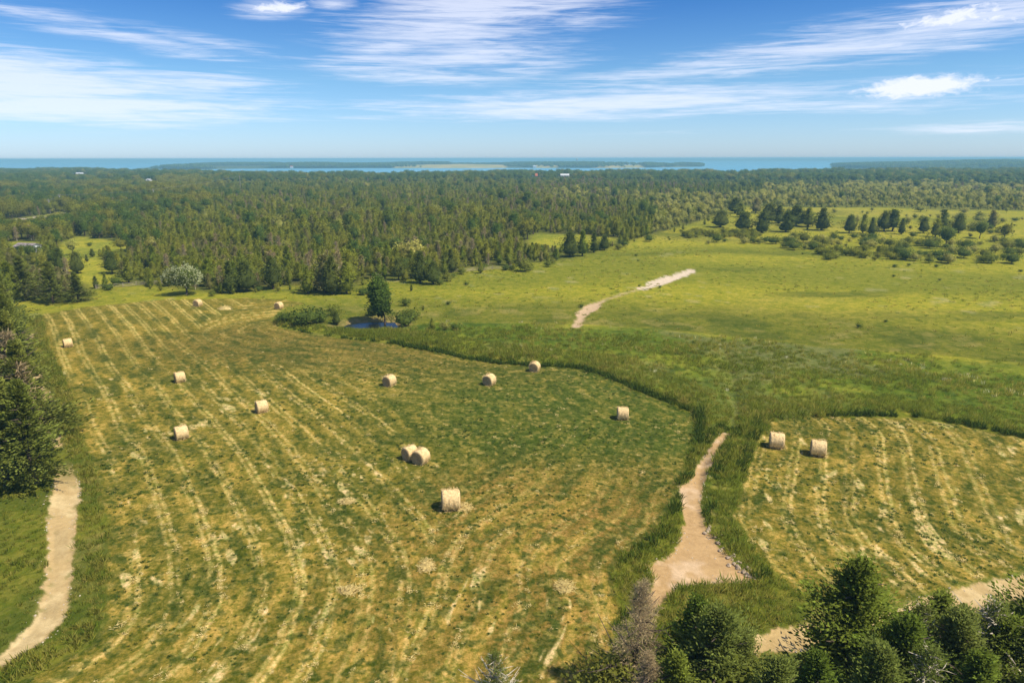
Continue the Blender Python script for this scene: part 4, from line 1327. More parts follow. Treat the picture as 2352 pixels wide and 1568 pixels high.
# ------------------------------------------------------------------ rocks along the dirt fan, small stones
g_r = []
for k in range(4):
    r = np.random.default_rng(800 + k)
    ns, k2 = 8, 5
    ph = np.linspace(-1.3, 1.4, k2); th = np.arange(ns) / ns * 2 * np.pi
    jit = r.uniform(0.7, 1.2, (k2, ns))
    V = np.stack([jit * np.cos(ph)[:, None] * np.cos(th), jit * np.cos(ph)[:, None] * np.sin(th) * 0.8, 0.55 * jit * np.sin(ph)[:, None] + 0 * th], -1).reshape(-1, 3)
    i = np.arange(k2 - 1)[:, None] * ns; j = np.arange(ns)[None]; j2 = (j + 1) % ns
    g = Geo(); g.add(V, np.stack([i + j, i + j2, i + ns + j2, i + ns + j], -1).reshape(-1, 4))
    g.add(V[-ns:], np.array([np.arange(ns)]) if False else np.array([[0, 1, 2, 3], [0, 3, 4, 7], [4, 5, 6, 7]]))
    g_r.append(g.mesh('rock', M['rock']))
right_edge = fp([(1622, 1212), (1655, 1256), (1696, 1302), (1730, 1326)])
rr_ = random.Random(5)
for k in range(46):
    t = rr_.random() * 3; q = min(int(t), 2); f = t - q
    x = right_edge[q][0] + (right_edge[q + 1][0] - right_edge[q][0]) * f + rr_.gauss(0.1, 0.28)
    y = right_edge[q][1] + (right_edge[q + 1][1] - right_edge[q][1]) * f + rr_.gauss(0, 0.28)
    s = rr_.uniform(0.08, 0.26)
    o = tag(link(bpy.data.objects.new('rock', g_r[k % 4])), 'rough grey brown rock in the broken bank along the dirt fan', 'rock', 'rocks in the broken bank along the dirt fan')
    o.location = (x, y, float(height(np.array([x]), np.array([y]))[0]) + s * 0.2); o.rotation_euler = (rr_.uniform(-.4, .4), rr_.uniform(-.4, .4), rr_.uniform(0, 6.3)); o.scale = (s, s, s)

# ------------------------------------------------------------------ single trees that stand out
for k, (hh, rad, nb, per, sl, mat, kw) in enumerate([
        (9.6, 3.5, 430, 38, 0.40, 'cedar_near', dict(tipness=0.9, irregular=0.5, flatness=0.5, z0=0.03, spread=0.45, gaps=0.2, jitter=0.045)),
        (8.5, 2.8, 340, 38, 0.38, 'cedar_near', dict(tipness=0.95, irregular=0.5, flatness=0.55, z0=0.03, spread=0.45, gaps=0.2, jitter=0.045)),
        (8.0, 3.2, 330, 38, 0.36, 'cedar_dusty', dict(tipness=0.66, irregular=0.5, flatness=0.45, z0=0.03, spread=0.45, gaps=0.25, jitter=0.05)),
        (9.5, 3.3, 400, 34, 0.46, 'cedar_row', dict(tipness=0.85, irregular=0.35, flatness=0.08, z0=0.04, spread=0.26, gaps=0.2, jitter=0.03)),
        (9.0, 3.1, 380, 34, 0.46, 'cedar_row', dict(tipness=0.9, irregular=0.35, flatness=0.10, z0=0.04, spread=0.26, gaps=0.2, jitter=0.03))]):
    kw['hull'] = False
    g = Geo(); cedar_crown(g, hh, rad, nb, per, sl, 700 + k, **kw)
    s = Geo(); stem(s, hh * 0.95, 0.2, 700 + k, limbs=26, r1=0.1, z_lo=0.1, z_hi=0.9, limb_len=0.34)
    PROTO['big%d' % k] = dict(h=hh, crown=g.mesh('crown', M[mat], fluff=(0, 0, hh * 0.3, 0.45, 0.25)), trunk=s.mesh('trunk', M['bark']))
g = Geo(); cedar_crown(g, 8.5, 2.3, 200, 60, 0.42, 720, wfac=0.16, hull=False, gaps=0.3, irregular=0.5, spread=0.7, jitter=0.07, flatness=0.5, tipness=0.8)
s = Geo(); stem(s, 8.3, 0.14, 720, limbs=44, r1=0.08, z_lo=0.1, z_hi=0.95, limb_len=0.4)
PROTO['brown_dead'] = dict(h=8.5, crown=g.mesh('crown', M['dead']), trunk=s.mesh('trunk', M['bark']))
for k in range(2):
    g = Geo(); cedar_crown(g, 7.5, 2.3, 130, 40, 0.26, 730 + k, hull=False, irregular=0.5, tipness=0.6, z0=0.05, flatness=0.5, gaps=0.45, spread=0.6, jitter=0.08)
    dead_crown(g, 7.2, 2.2, 60, 5, 731 + k, mi=1, tl=0.5, tw=0.03)
    s = Geo(); stem(s, 7.4, 0.15, 730 + k, limbs=42, r1=0.12, z_lo=0.3, z_hi=0.97, limb_len=0.5, up=0.45)
    PROTO['bare%d' % k] = dict(h=7.5, crown=g.mesh('crown', [M['cedar_dusty'], M['bare_wood']], fluff=(0, 0, 2.3, 0.4, 0.25)), trunk=s.mesh('trunk', M['bare_wood']))

NEAR_R = [  # the group in the near corner: key, px, py of the foot (below the frame), top row, label
    ('big0', 1932, 1610, 1283, 'tallest dense green cedar in the near corner, in front of the sandy road'),
    ('big1', 1585, 1620, 1372, 'dense green cedar right beside the brown dead tree'),
    ('brown_dead', 1462, 1600, 1335, 'dead brown cedar with bare twigs at the foot of the dirt fan'),
    ('bare0', 2075, 1640, 1392, 'half bare cedar with whitish branches beside the tallest cedar'),
    ('bare1', 2232, 1660, 1378, 'thin cedar with a bleached bare stem in front of the sandy road'),
    ('big2', 2160, 1690, 1404, 'olive cedar between the two half bare ones'),
    ('big1', 2128, 1580, 1362, 'small pointed cedar top in front of the start of the sandy road'),
    ('big0', 2400, 1640, 1300, 'dark cedar cut by the frame beside the end of the sandy road'),
    ('big2', 2330, 1700, 1440, 'broad olive cedar low in the corner under the bleached stem'),
    ('big2', 1690, 1660, 1452, 'greyish green cedar low in front of the shaded piece of road'),
    ('big1', 1850, 1740, 1500, 'low dark cedar at the foot of the tallest one'),
    ('big2', 1985, 1760, 1490, 'yellowish green cedar lowest in the frame before the half bare ones'),
    ('fine_bush', 1790, 1600, 1530, 'bright green bush in the shadow of the tallest cedar'),
    ('fine_bush', 1420, 1640, 1520, 'green bush at the foot of the dead brown cedar'),
    ('bare0', 1140, 1660, 1500, 'thin grey bare sapling poking up at the near edge of the field'),
    ('big1', 1540, 1720, 1500, 'low cedar in front of the brown dead tree'),
    ('big2', 1630, 1680, 1400, 'full green cedar touching the one beside the dead tree'),
    ('big2', 1760, 1760, 1515, 'low olive cedar under the patch of shaded road'),
    ('big0', 2040, 1700, 1415, 'dark cedar close behind the first half bare one'),
    ('big0', 2270, 1680, 1420, 'dark cedar between the bleached stem and the corner of the frame'),
    ('big1', 2200, 1780, 1500, 'low dense cedar filling the corner below the bleached stem'),
    ('bare0', 2090, 1760, 1490, 'half bare cedar lowest in the near corner'),
    ('big2', 2350, 1800, 1520, 'olive cedar lowest at the very corner of the frame'),
    ('fine_bush', 1690, 1740, 1545, 'bright bush low between the dead tree and the shaded road'),
    ('brown_dead', 1480, 1720, 1500, 'second, lower brown dead cedar at the near edge of the frame'),
]
for i, (key, px, py, top, lab) in enumerate(NEAR_R):
    nm = 'dead_tree' if key == 'brown_dead' else ('shrub' if key == 'fine_bush' else 'cedar_tree')
    b = P(px, py); h = max(1.0, tree_height(b, top))
    plant(key, nm, b, h, lab, {'dead_tree': 'dead tree', 'shrub': 'shrub'}.get(nm, 'cedar'), None, 0.7 * i, (1.55 if key in ('big0', 'big1') else 1.3) if nm == 'cedar_tree' else (1.35 if nm == 'dead_tree' else 1.1))
ROW = [  # the conifer row along the gravel track
    (82, 1108, 872, 'big3', 'conifer closest to the start of the open gravel track, last of the row'), (18, 1112, 850, 'big4', 'conifer behind the last one of the row, cut by the frame'),
    (76, 1012, 780, 'big4', 'conifer whose branches overhang the pale stones beside the tall grass'), (-10, 1020, 765, 'big3', 'conifer of the row half outside the frame, level with the lowest single bale'),
    (44, 925, 712, 'big3', 'dark conifer with a bare pale stem in the middle of the row'), (-40, 940, 705, 'big4', 'conifer mostly outside the frame in the middle of the row'),
    (36, 856, 672, 'big4', 'conifer of the row facing the single bale by the grass strip'), (-35, 865, 655, 'big3', 'conifer at the frame edge behind the middle of the row'),
    (24, 796, 645, 'big3', 'conifer of the row where the grass strip narrows'), (-20, 800, 650, 'big4', 'tall conifer at the frame edge near the far end of the row'),
    (18, 748, 625, 'big4', 'conifer at the far end of the row beside the top of the field'), (-22, 742, 622, 'big3', 'farthest conifer of the row at the frame edge')]
for i, (px, py, top, key, lab) in enumerate(ROW):
    b = P(px, py)
    plant(key, 'cedar_tree', b, tree_height(b, top), lab, 'conifer', 'conifer row along the gravel track', 1.1 * i, 1.15)
    if i in (2, 4, 5, 7):
        q = b + Vector((0.9, -1.2, 0))
        plant('dead0', 'dead_tree', q, 0.8 * tree_height(b, top), 'bare grey dead stem standing inside the conifer row', 'dead tree', 'dead stems in the conifer row', 2.0 * i)

# poplar by the pond
g = Geo(); leaf_crown(g, 10.5, 1.65, 5.0, 4.9, 230, 30, 0.42, 760, cl_r=0.40, lean=(-1.5, 0.3), shell=0.5)
s = Geo(); stem(s, 9.0, 0.2, 760, limbs=10, lean=(-1.3, 0.2), up=1.4, limb_len=0.3)
PROTO['poplar'] = dict(h=10.5, crown=g.mesh('crown', M['leaf_d'], fluff=(-0.9, 0, 4.5, 0.5, 0.2)), trunk=s.mesh('trunk', M['bark']))
at_px('poplar', 'poplar_tree', 884, 750, 624, 'tall leafy poplar leaning over the pond', 'tree', rz=0.0)
# white flowering tree
g = Geo(); leaf_crown(g, 7.0, 3.6, 3.0, 4.0, 120, 26, 0.4, 770, cl_r=0.26)
s = Geo(); stem(s, 5.5, 0.24, 770, limbs=12, limb_len=0.6, up=0.9, z_lo=0.25)
fl = Geo()
r = np.random.default_rng(771)
v = unit(r.normal(size=(150, 3))); v = v[v[:, 2] > -0.35]
c = v * np.array([3.6, 3.6, 3.0]) * (1 + 0.16 * np.sin(3 * np.arctan2(v[:, 1], v[:, 0]) + 770) + 0.12 * np.sin(5 * v[:, 2] + 1540))[:, None] * 1.0 + np.array([0, 0, 4.05])
q = r.normal(0, 0.3, (len(c), 16, 3)); kites(fl, (c[:, None] + q).reshape(-1, 3), (v[:, None] + q * 2).reshape(-1, 3), r.uniform(0.25, 0.42, len(c) * 16), 0.2, r, r.uniform(0.75, 1.15, len(c) * 16))
PROTO['bloom'] = dict(h=7.2, crown=g.mesh('crown', M['leaf_a'], fluff=(0, 0, 3.4, 0.5, 0.2)), trunk=s.mesh('trunk', M['bark']))
bt = at_px('bloom', 'flowering_tree', 428, 677, 608, 'domed tree covered in creamy white blossom at the top of the big field', 'tree', rz=0.0)
link(bpy.data.objects.new('blossom', fl.mesh('blossom', M['bloom'], fluff=(0, 0, 3.4, 0.5, 0.2))), bt)

SINGLES = [  # key, name, px, py, top, label
    ('cedar0', 'cedar_tree', 708, 675, 610, 'lone shapely cedar standing clear of the woods between the stand and the pond'),
    ('cedar2', 'cedar_tree', 764, 676, 590, 'bushy dark cedar with a grey dead side just beside the lone cedar'),
    ('cedar4', 'cedar_tree', 748, 672, 585, 'greyish half dead cedar at the woods edge behind the dark bushy one'),
    ('round_cedar1', 'cedar_tree', 916, 643, 595, 'flat topped cedar on a clear trunk just behind the poplar'),
    ('cedar3', 'cedar_tree', 966, 650, 578, 'wide cedar on the meadow edge with grey upper branches'),
    ('round_cedar0', 'cedar_tree', 995, 653, 600, 'rounded grey green cedar at the end of the woods edge beside the meadow'),
    ('cedar0', 'cedar_tree', 797, 675, 600, 'dark cedar just behind and beside the pond poplar'),
    ('cedar0', 'cedar_tree', 1036, 626, 572, 'cedar rising behind the start of the pale rail fence'),
    ('cedar0', 'cedar_tree', 1309, 590, 532, 'pointed cedar first in the line along the meadow edge'),
    ('cedar2', 'cedar_tree', 1337, 588, 530, 'slim pointed cedar second in the line along the meadow edge'),
    ('cedar3', 'cedar_tree', 1364, 580, 535, 'broad cedar in the middle of the line along the meadow edge'),
    ('round_cedar2', 'cedar_tree', 1388, 575, 540, 'grey green cedar behind the broad one along the meadow edge'),
    ('cedar0', 'cedar_tree', 1424, 563, 540, 'last low cedar in the line along the meadow edge'),
    ('shrub0', 'shrub', 1204, 623, 594, 'large bright green bush at the end of the pale rail fence'),
    ('leafy1', 'broadleaf_tree', 1211, 550, 498, 'pale green round tree at the corner of the grassy clearing in the woods'),
    ('big4', 'cedar_tree', 123, 696, 600, 'largest spreading cedar in the clump beyond the top corner of the field'), ('big3', 'cedar_tree', 60, 690, 585, 'tall dark cedar behind the spreading one in the corner clump'),
    ('big4', 'cedar_tree', 180, 693, 625, 'low spreading cedar on the field side of the corner clump'), ('cedar2', 'cedar_tree', 30, 694, 600, 'cedar between the conifer row and the corner clump'),
    ('cedar3', 'cedar_tree', 140, 630, 570, 'dark cedar pair member nearer the house in the yellow clearing'), ('cedar0', 'cedar_tree', 178, 628, 577, 'dark cedar pair member farther from the house in the yellow clearing'),
    ('round_cedar1', 'cedar_tree', 258, 629, 580, 'layered dark cedar alone in the yellow clearing'), ('cedar0', 'cedar_tree', 221, 662, 633, 'small pointed cedar standing on the rail fence line'),
    ('shrub1', 'shrub', 250, 666, 650, 'small dark bush on the rail fence line'), ('cedar2', 'cedar_tree', 296, 650, 590, 'cedar at the near corner of the woods by the yellow clearing'),
    ('dead0', 'dead_tree', 508, 662, 610, 'pinkish bare dead tree at the woods edge beside the flowering tree'), ('dead1', 'dead_tree', 625, 640, 575, 'tall bare grey snag above the woods edge'),
    ('dead1', 'dead_tree', 780, 655, 575, 'bare grey dead tree leaning over the dark bushy cedar'),
    ('cedar1', 'cedar_tree', 530, 673, 600, 'dark cedar at the woods front near the flowering tree'), ('cedar0', 'cedar_tree', 567, 669, 598, 'very dark cedar at the woods front, second past the flowering tree'),
    ('round_cedar0', 'cedar_tree', 628, 664, 590, 'grey topped cedar on a clear trunk at the woods front'),
    # pond side growth
    ('shrub1', 'shrub', 655, 738, 716, 'dark bush at the field side end of the pond hollow'), ('shrub1', 'shrub', 706, 745, 707, 'biggest dark round bush beside the pond'), ('shrub1', 'shrub', 738, 740, 712, 'dark bush leaning against the biggest bush by the pond'),
    ('shrub0', 'shrub', 768, 724, 700, 'green bush on the bank behind the pond'), ('cedar1', 'cedar_tree', 773, 745, 715, 'thin young cedar on the bank by the water'), ('shrub1', 'shrub', 858, 724, 698, 'bush on the far bank beside the poplar'),
    ('shrub1', 'small_tree', 927, 750, 715, 'small crooked tree to the side of the poplar'), ('shrub0', 'shrub', 946, 735, 708, 'leaning bush just past the small crooked tree'), ('cedar0', 'cedar_tree', 993, 756, 730, 'tiny dark cedar alone in the green hollow'),
    ('shrub2', 'shrub', 1022, 757, 738, 'pale bush in the green hollow next to the tiny cedar'), ('shrub1', 'shrub', 1047, 757, 743, 'dark low bush last in the green hollow past the pond'), ('shrub1', 'shrub', 932, 702, 685, 'small bush on the meadow above the poplar'),
    ('cedar0', 'cedar_tree', 945, 668, 653, 'tiny cedar on the grass below the wide meadow edge cedar'), ('shrub1', 'shrub', 833, 677, 660, 'small bush on the grass between woods and pond'), ('shrub1', 'shrub', 1040, 638, 627, 'small dark bush in front of the pale rail fence'),
    ('cedar0', 'cedar_tree', 972, 712, 702, 'little dark cedar on the slope past the pond'),
    # far meadow cedars
    ('round_cedar2', 'cedar_tree', 1654, 522, 484, 'lone round cedar on the far meadow, nearest the woods'),
    ('round_cedar1', 'cedar_tree', 1707, 533, 490, 'very broad dark cedar on the far meadow'), ('round_cedar0', 'cedar_tree', 1749, 535, 489, 'broad dark cedar merging with its broader neighbour on the far meadow'),
    ('round_cedar2', 'cedar_tree', 1688, 490, 455, 'cedar behind the broad pair towards the pale woods'), ('cedar0', 'cedar_tree', 1700, 498, 466, 'smaller cedar in the gap behind the lone round one'),
    ('round_cedar2', 'cedar_tree', 1805, 533, 488, 'rounded cedar on a clear trunk past the broad pair'), ('round_cedar2', 'cedar_tree', 1765, 512, 468, 'cedar showing above the broad pair'), ('cedar4', 'cedar_tree', 1736, 489, 456, 'greyish bare looking cedar behind the broad pair'),
    ('cedar2', 'cedar_tree', 1788, 513, 473, 'cedar behind the rounded one with a clear trunk'), ('round_cedar0', 'cedar_tree', 1828, 519, 473, 'tall cedar in the middle of the dense far clump'), ('cedar0', 'cedar_tree', 1855, 521, 478, 'slender cedar in the dense far clump'),
    ('round_cedar0', 'cedar_tree', 1887, 529, 480, 'big ragged cedar closing the dense far clump'), ('round_cedar2', 'cedar_tree', 1950, 535, 495, 'single cedar in the open past the dense far clump'),
    ('cedar2', 'cedar_tree', 1982, 536, 494, 'left cedar of a twin pair in the open meadow'), ('round_cedar2', 'cedar_tree', 2001, 541, 502, 'right cedar of the twin pair in the open meadow'),
    ('cedar0', 'cedar_tree', 2030, 531, 486, 'narrow cedar of the next pair in the open meadow'), ('round_cedar2', 'cedar_tree', 2049, 531, 484, 'wider cedar of the next pair in the open meadow'), ('round_cedar0', 'cedar_tree', 2070, 538, 504, 'short cedar just past the second pair'),
    ('cedar3', 'cedar_tree', 2120, 535, 500, 'grey green cedar standing apart before the bushes'), ('cedar3', 'cedar_tree', 2148, 544, 505, 'low dark cedar under a taller one at the bushes'), ('cedar0', 'cedar_tree', 2165, 526, 484, 'tallest dark cedar above the bushes'),
    ('round_cedar2', 'cedar_tree', 2201, 535, 492, 'dense oval cedar past the tallest one above the bushes'), ('leafy0', 'broadleaf_tree', 2250, 548, 508, 'leafy green tree among the bushes near the frame edge'), ('cedar4', 'cedar_tree', 2276, 525, 485, 'grey green tree behind the leafy one'),
    ('young2', 'broadleaf_tree', 2305, 554, 512, 'bright green upright tree near the frame edge'), ('shrub0', 'shrub', 1846, 557, 533, 'round bright green bush alone below the far clump'),
    ('leafy2', 'broadleaf_tree', 54, 596, 560, 'dark leafy tree standing right in front of the white bungalow'), ('young0', 'broadleaf_tree', 96, 600, 572, 'small pale tree at the gable end of the white bungalow'),
    ('young1', 'broadleaf_tree', 167, 585, 548, 'pale loose crowned tree between the bungalow and the yellow clearing'), ('cedar0', 'cedar_tree', 200, 601, 583, 'short bushy cedar in the middle of the yellow clearing'),
    ('cedar2', 'cedar_tree', 213, 590, 570, 'small pointed cedar at the back of the yellow clearing'), ('cedar1', 'cedar_tree', 231, 590, 571, 'second small pointed cedar, nearer the layered one'), ('shrub1', 'shrub', 206, 565, 555, 'dark low bush far back in the yellow clearing'),
    ('leafy1', 'broadleaf_tree', 278, 578, 545, 'wide flat crowned green tree closing the yellow clearing'), ('leafy0', 'broadleaf_tree', 74, 598, 558, 'leafy tree hiding the middle of the white bungalow'),
    ('leafy0', 'broadleaf_tree', 2172, 567, 520, 'broad leafy tree rising out of the bushes'), ('shrub0', 'shrub', 2135, 566, 545, 'round bush beside the broad leafy tree'),
]
KEEP_OFF = []
for i, (key, nm, px, py, top, lab) in enumerate(SINGLES):
    if nm == 'cedar_tree' and not key.startswith('big') and key != 'cedar4' and (i * 5) % 3:
        key = 'dark_cedar%d' % (i % 3)
    o = at_px(key, nm, px, py, top, lab, {'cedar_tree': 'cedar', 'shrub': 'shrub', 'dead_tree': 'dead tree', 'broadleaf_tree': 'tree', 'small_tree': 'small tree'}[nm], None, (1.0 + 0.1 * ((i * 7) % 3 - 1)) * (2.0 if 1640 < px < 1900 and py < 545 and nm == 'cedar_tree' else 1.6 if key.startswith('round') and py < 545 else 1.3 if key.startswith('dark') else 1.4 if nm == 'cedar_tree' else 1.1), 0.9 * i)
    KEEP_OFF.append((o.location.x, o.location.y))
bush_px_more = [(rb2.uniform(1760, 2352), rb2.uniform(486, 532)) for rb2 in [random.Random(91)] for _ in range(46)]


def far_bush(dark, px, py, k):
    if dark:
        return 'low dark juniper bush in the %s' % ('strip under the broad cedar pair' if px < 1745 else 'bank below the twin cedars' if px < 1975 else 'bank below the narrow cedar pair')
    kind = ('round green', 'dark green', 'pale green')[k % 3]
    return '%s bush in the scrub %s' % (kind, ('under the broad cedar pair' if px < 1790 else 'below the dense far clump' if px < 1920 else 'below the twin cedars' if px < 2040 else 'below the grey green cedar' if px < 2140 else 'round the broad leafy tree' if px < 2220 else 'near the frame edge') + (' among the cedars' if py < 546 else ' towards the open meadow' if py > 576 else ''))


rb = random.Random(21)
bush_px = [(rb.uniform(1880, 2060), rb.uniform(576, 598)) for _ in range(34)] + [(rb.uniform(2060, 2352), rb.uniform(556, 606)) for _ in range(64)] + [(rb.uniform(1790, 2100), rb.uniform(545, 575)) for _ in range(44)]
bush_px += [(rb.uniform(1570, 1745), rb.uniform(535, 548)) for _ in range(60)] + [(rb.uniform(1620, 1830), rb.uniform(555, 562)) for _ in range(14)] + [(rb.uniform(2060, 2352), rb.uniform(500, 545)) for _ in range(30)]
for k, (px, py) in enumerate(bush_px_more):
    spot = 'behind the dense far clump' if px < 1930 else 'behind the twin cedars' if px < 2060 else 'behind the grey green cedar' if px < 2180 else 'near the frame edge'
    kd = ('young0', 'young2', 'cedar2', 'shrub2', 'young1')[k % 5]
    plant(kd, {'cedar2': 'young_cedar', 'shrub2': 'shrub'}.get(kd, 'young_tree'), P(px, py), rb.uniform(1.6, 4.6), {'cedar2': 'small cedar standing loose in the meadow ', 'shrub2': 'pale bush standing loose in the meadow '}.get(kd, 'pale young tree standing loose in the meadow ') + spot, 'young tree', 'loose young growth before the light woods', wide=rb.uniform(1.0, 1.5))
for k, (px, py) in enumerate(bush_px):
    dark = (px < 1745 and py < 550) or (1880 < px < 2060 and py > 572)
    key = 'juniper' if dark else 'shrub%d' % (k % 3)
    b = P(px, py)
    plant(key, 'juniper_bush' if dark else 'shrub', b, rb.uniform(1.2, 2.6) if dark else rb.uniform(1.3, 3.4), far_bush(dark, px, py, k),
          'shrub', 'dark juniper bushes on the far meadow' if dark else 'green bushes in the scrub on the far meadow', wide=rb.uniform(0.85, 1.25))

rs = random.Random(44)
edge_px = [(215, 660), (330, 657), (480, 674), (560, 672), (650, 661), (800, 674), (850, 646), (1000, 652), (1060, 625), (1180, 618), (1280, 606), (1330, 594), (1430, 568), (1530, 538), (1640, 508), (1700, 484)]
for k in range(64):
    q = rs.random() * (len(edge_px) - 1); i = int(q); f = q - i
    px = edge_px[i][0] + (edge_px[i + 1][0] - edge_px[i][0]) * f; py = edge_px[i][1] + (edge_px[i + 1][1] - edge_px[i][1]) * f + rs.uniform(-5, 7)
    green = rs.random() < 0.35
    spot = ('beside the flowering tree' if px < 500 else 'between the stand and the flowering tree' if px < 670 else 'by the lone shapely cedar' if px < 860 else 'behind the pond poplar' if px < 1010 else 'near the pale rail fence' if px < 1190 else 'past the bright green bush' if px < 1440 else 'at the top corner of the meadow')
    plant('shrub%d' % (k % 2) if green else ('cedar%d' % (k % 4)), 'shrub' if green else 'young_cedar', P(px, py), rs.uniform(0.9, 2.4) if green else rs.uniform(1.2, 3.6),
          ('low green bush at the foot of the woods ' if green else 'small young cedar in front of the woods ') + spot, 'shrub' if green else 'cedar', 'low growth along the edge of the woods', wide=1.1)

# ------------------------------------------------------------------ the woods
def to_px(x, y, z):
    zc = (y * math.cos(PITCH) - (z - CAM_H) * math.sin(PITCH))
    return FW / 2 + FPX * x / zc, FH / 2 - FPX * (y * math.sin(PITCH) + (z - CAM_H) * math.cos(PITCH)) / zc


def jitter_band(r0, r1, sp, seed):
    r = np.random.default_rng(seed)
    n = int((r1 + sp) / sp)
    ix, iy = np.meshgrid(np.arange(-n, n + 1), np.arange(0, n + 1))
    x = (ix + r.uniform(-0.46, 0.46, ix.shape)) * sp; y = (iy + r.uniform(-0.46, 0.46, ix.shape)) * sp
    x, y = x.ravel(), y.ravel()
    q = np.hypot(x, y); a = np.arctan2(x, y)
    m = (q >= r0) & (q < r1) & (np.abs(a) < R(44))
    return x[m], y[m]


bx, by = [], []
for r0, r1, sp, sd in ((130, 420, 3.9, 1), (420, 800, 5.2, 2), (800, 2600, 9.0, 3)):
    a_, b_ = jitter_band(r0, r1, sp, sd); bx.append(a_); by.append(b_)
bx, by = np.concatenate(bx), np.concatenate(by)
m = sd_poly(bx, by, FOREST) > 0.5
bx, by = bx[m], by[m]
for c in CLEAR:
    m = sd_poly(bx, by, c) < 0.5; bx, by = bx[m], by[m]
m = d_line(bx, by, FAR_ROAD) > 5.5; bx, by = bx[m], by[m]
br = np.hypot(bx, by); ba = np.arctan2(bx, by)
m = br < shore(ba) - 10
for (cx, cy) in KEEP_OFF:
    m &= np.hypot(bx - cx, by - cy) > 2.4
bx, by = bx[m], by[m]
br = np.hypot(bx, by); bz = height(bx, by)
pX, pY = to_px(bx, by, bz)
rw = np.random.default_rng(33)
u = rw.random(len(bx)); u2 = rw.random(len(bx))
n1 = fbm(bx, by, 60, 901, 3); n2 = fbm(bx, by, 160, 902, 3)
# kinds: c cedar, l broadleaf, y young pale tree, d dead
pl = np.where(br < 1000, 0.04, np.where(br < 1250, 0.55, 0.9))
pl = np.where((pX < 480) & (br > 430), 0.55 + 0.4 * n1, pl)
pl = np.where((pX < 330) & (br > 230) & (br < 430), 0.35 + 0.3 * n1, pl)
py_ = np.where((pX > 1500) & (br < 640), 0.85, 0.02)
py_ = np.where((pX > 1750) & (br < 820), 0.82, py_)
py_ = np.where((pX > 1950), np.where(br < 950, 0.8, 0.4), py_)
py_ = np.where((pX > 1250) & (pX < 1620) & (br > 520) & (br < 640), 0.45, py_)
pdd = 0.012 + 0.05 * (n2 > 0.4) * (br < 900) + 0.22 * ((np.abs(pX - 1400) < 220) & (br > 560) & (br < 900) & (n1 > 0.1))
kind = np.where(u < pdd, 'd', np.where(u < pdd + py_, 'y', np.where(u < pdd + py_ + pl * (1 - py_), 'l', 'c')))
dens = np.where((pX > 1560) & (br < 640), 0.80, 1.0)
dens = np.where((pX < 330) & (br < 430), 0.85, dens)
keep = (u2 < dens) & (pX > -150) & (pX < FW + 150)
bx, by, bz, br, pX, kind, n1, n2 = bx[keep], by[keep], bz[keep], br[keep], pX[keep], kind[keep], n1[keep], n2[keep]
hgt = np.where(kind == 'c', rw.normal(5.6, 1.2, len(bx)), np.where(kind == 'l', rw.normal(8.8, 1.4, len(bx)) * np.where(br > 1000, 1.2, 1.0), np.where(kind == 'y', rw.normal(5.0, 1.5, len(bx)), rw.normal(6.8, 1.0, len(bx)))))
hgt = hgt * (0.88 + 0.25 * n1) * rw.uniform(0.75, 1.1, len(bx)) * np.where(br > 800, 1.05, 1.0)
hgt = np.clip(hgt, 2.2, 13.0)
hgt = hgt * np.where(sd_poly(bx, by, FOREST) < 10, rw.uniform(0.45, 1.05, len(bx)), 1.0)
# what shows over the tree tops in the photograph keeps lower growth in front of it
SIGHT = [flat(a_, b_) + (6.0, -0.3) for a_, b_ in ((1240, 556), (1275, 560), (1310, 556), (1345, 553), (1385, 552))] + [(cx, cy, rad * 0.45, 1.5) for (cx, cy, rad, _) in FARM_CLEAR] + [(hb.x, hb.y, 4.6, 1.3)] + [flat(px_, py_i) + (7.0, 0.3) for px_, py_i in ((45, 506), (75, 500), (105, 495), (130, 491))]
ok = np.ones(len(bx), bool)
for (cx, cy, half, zt) in SIGHT:
    rc = math.hypot(cx, cy); along = (bx * cx + by * cy) / rc; side = np.abs(bx * cy - by * cx) / rc
    inl = (side < half * along / rc + 1.0) & (along < rc + half * 0.8)
    allow = CAM_H - (CAM_H - zt) * along / rc
    hgt = np.where(inl & (along < rc - half * 0.5), np.minimum(hgt, allow), hgt)
    ok &= ~(inl & (along >= rc - half * 0.7)) & ~(inl & (allow < 1.2))
wid = np.where(br > 800, 1.6, 1.0) * np.where(kind == 'l', np.where(br > 800, 0.8, 0.9), np.where(kind == 'c', 1.15, np.where(kind == 'y', 1.15, 1.0)))
bx, by, bz, br, pX, kind, n1, n2, hgt, wid = (q[ok] for q in (bx, by, bz, br, pX, kind, n1, n2, hgt, wid))
def where_c(px): return ('beside the yellow clearing' if px < 300 else 'behind the white flowering tree' if px < 500 else 'behind the small wooden stand' if px < 690 else 'behind the lone shapely cedar' if px < 850
                         else 'behind the poplar by the pond' if px < 1010 else 'behind the pale rail fence' if px < 1190 else 'round the fenceside clearing' if px < 1430 else 'along the top of the far meadow')
def where_y(px): return ('behind the lone round cedar' if px < 1680 else 'behind the broad dark cedar pair' if px < 1790 else 'behind the dense far clump' if px < 1920 else 'behind the twin cedars' if px < 2060 else 'behind the tallest bushside cedar' if px < 2230 else 'at the end beside the frame edge')
def where_l(px): return ('round the white bungalow' if px < 120 else 'beside the pale far road' if px < 260 else 'between the light utility pole and the clearing' if px < 420 else 'among the cedars behind the stand' if px < 800 else 'among the cedars behind the pond' if px < 1200 else 'far along beyond the meadow')
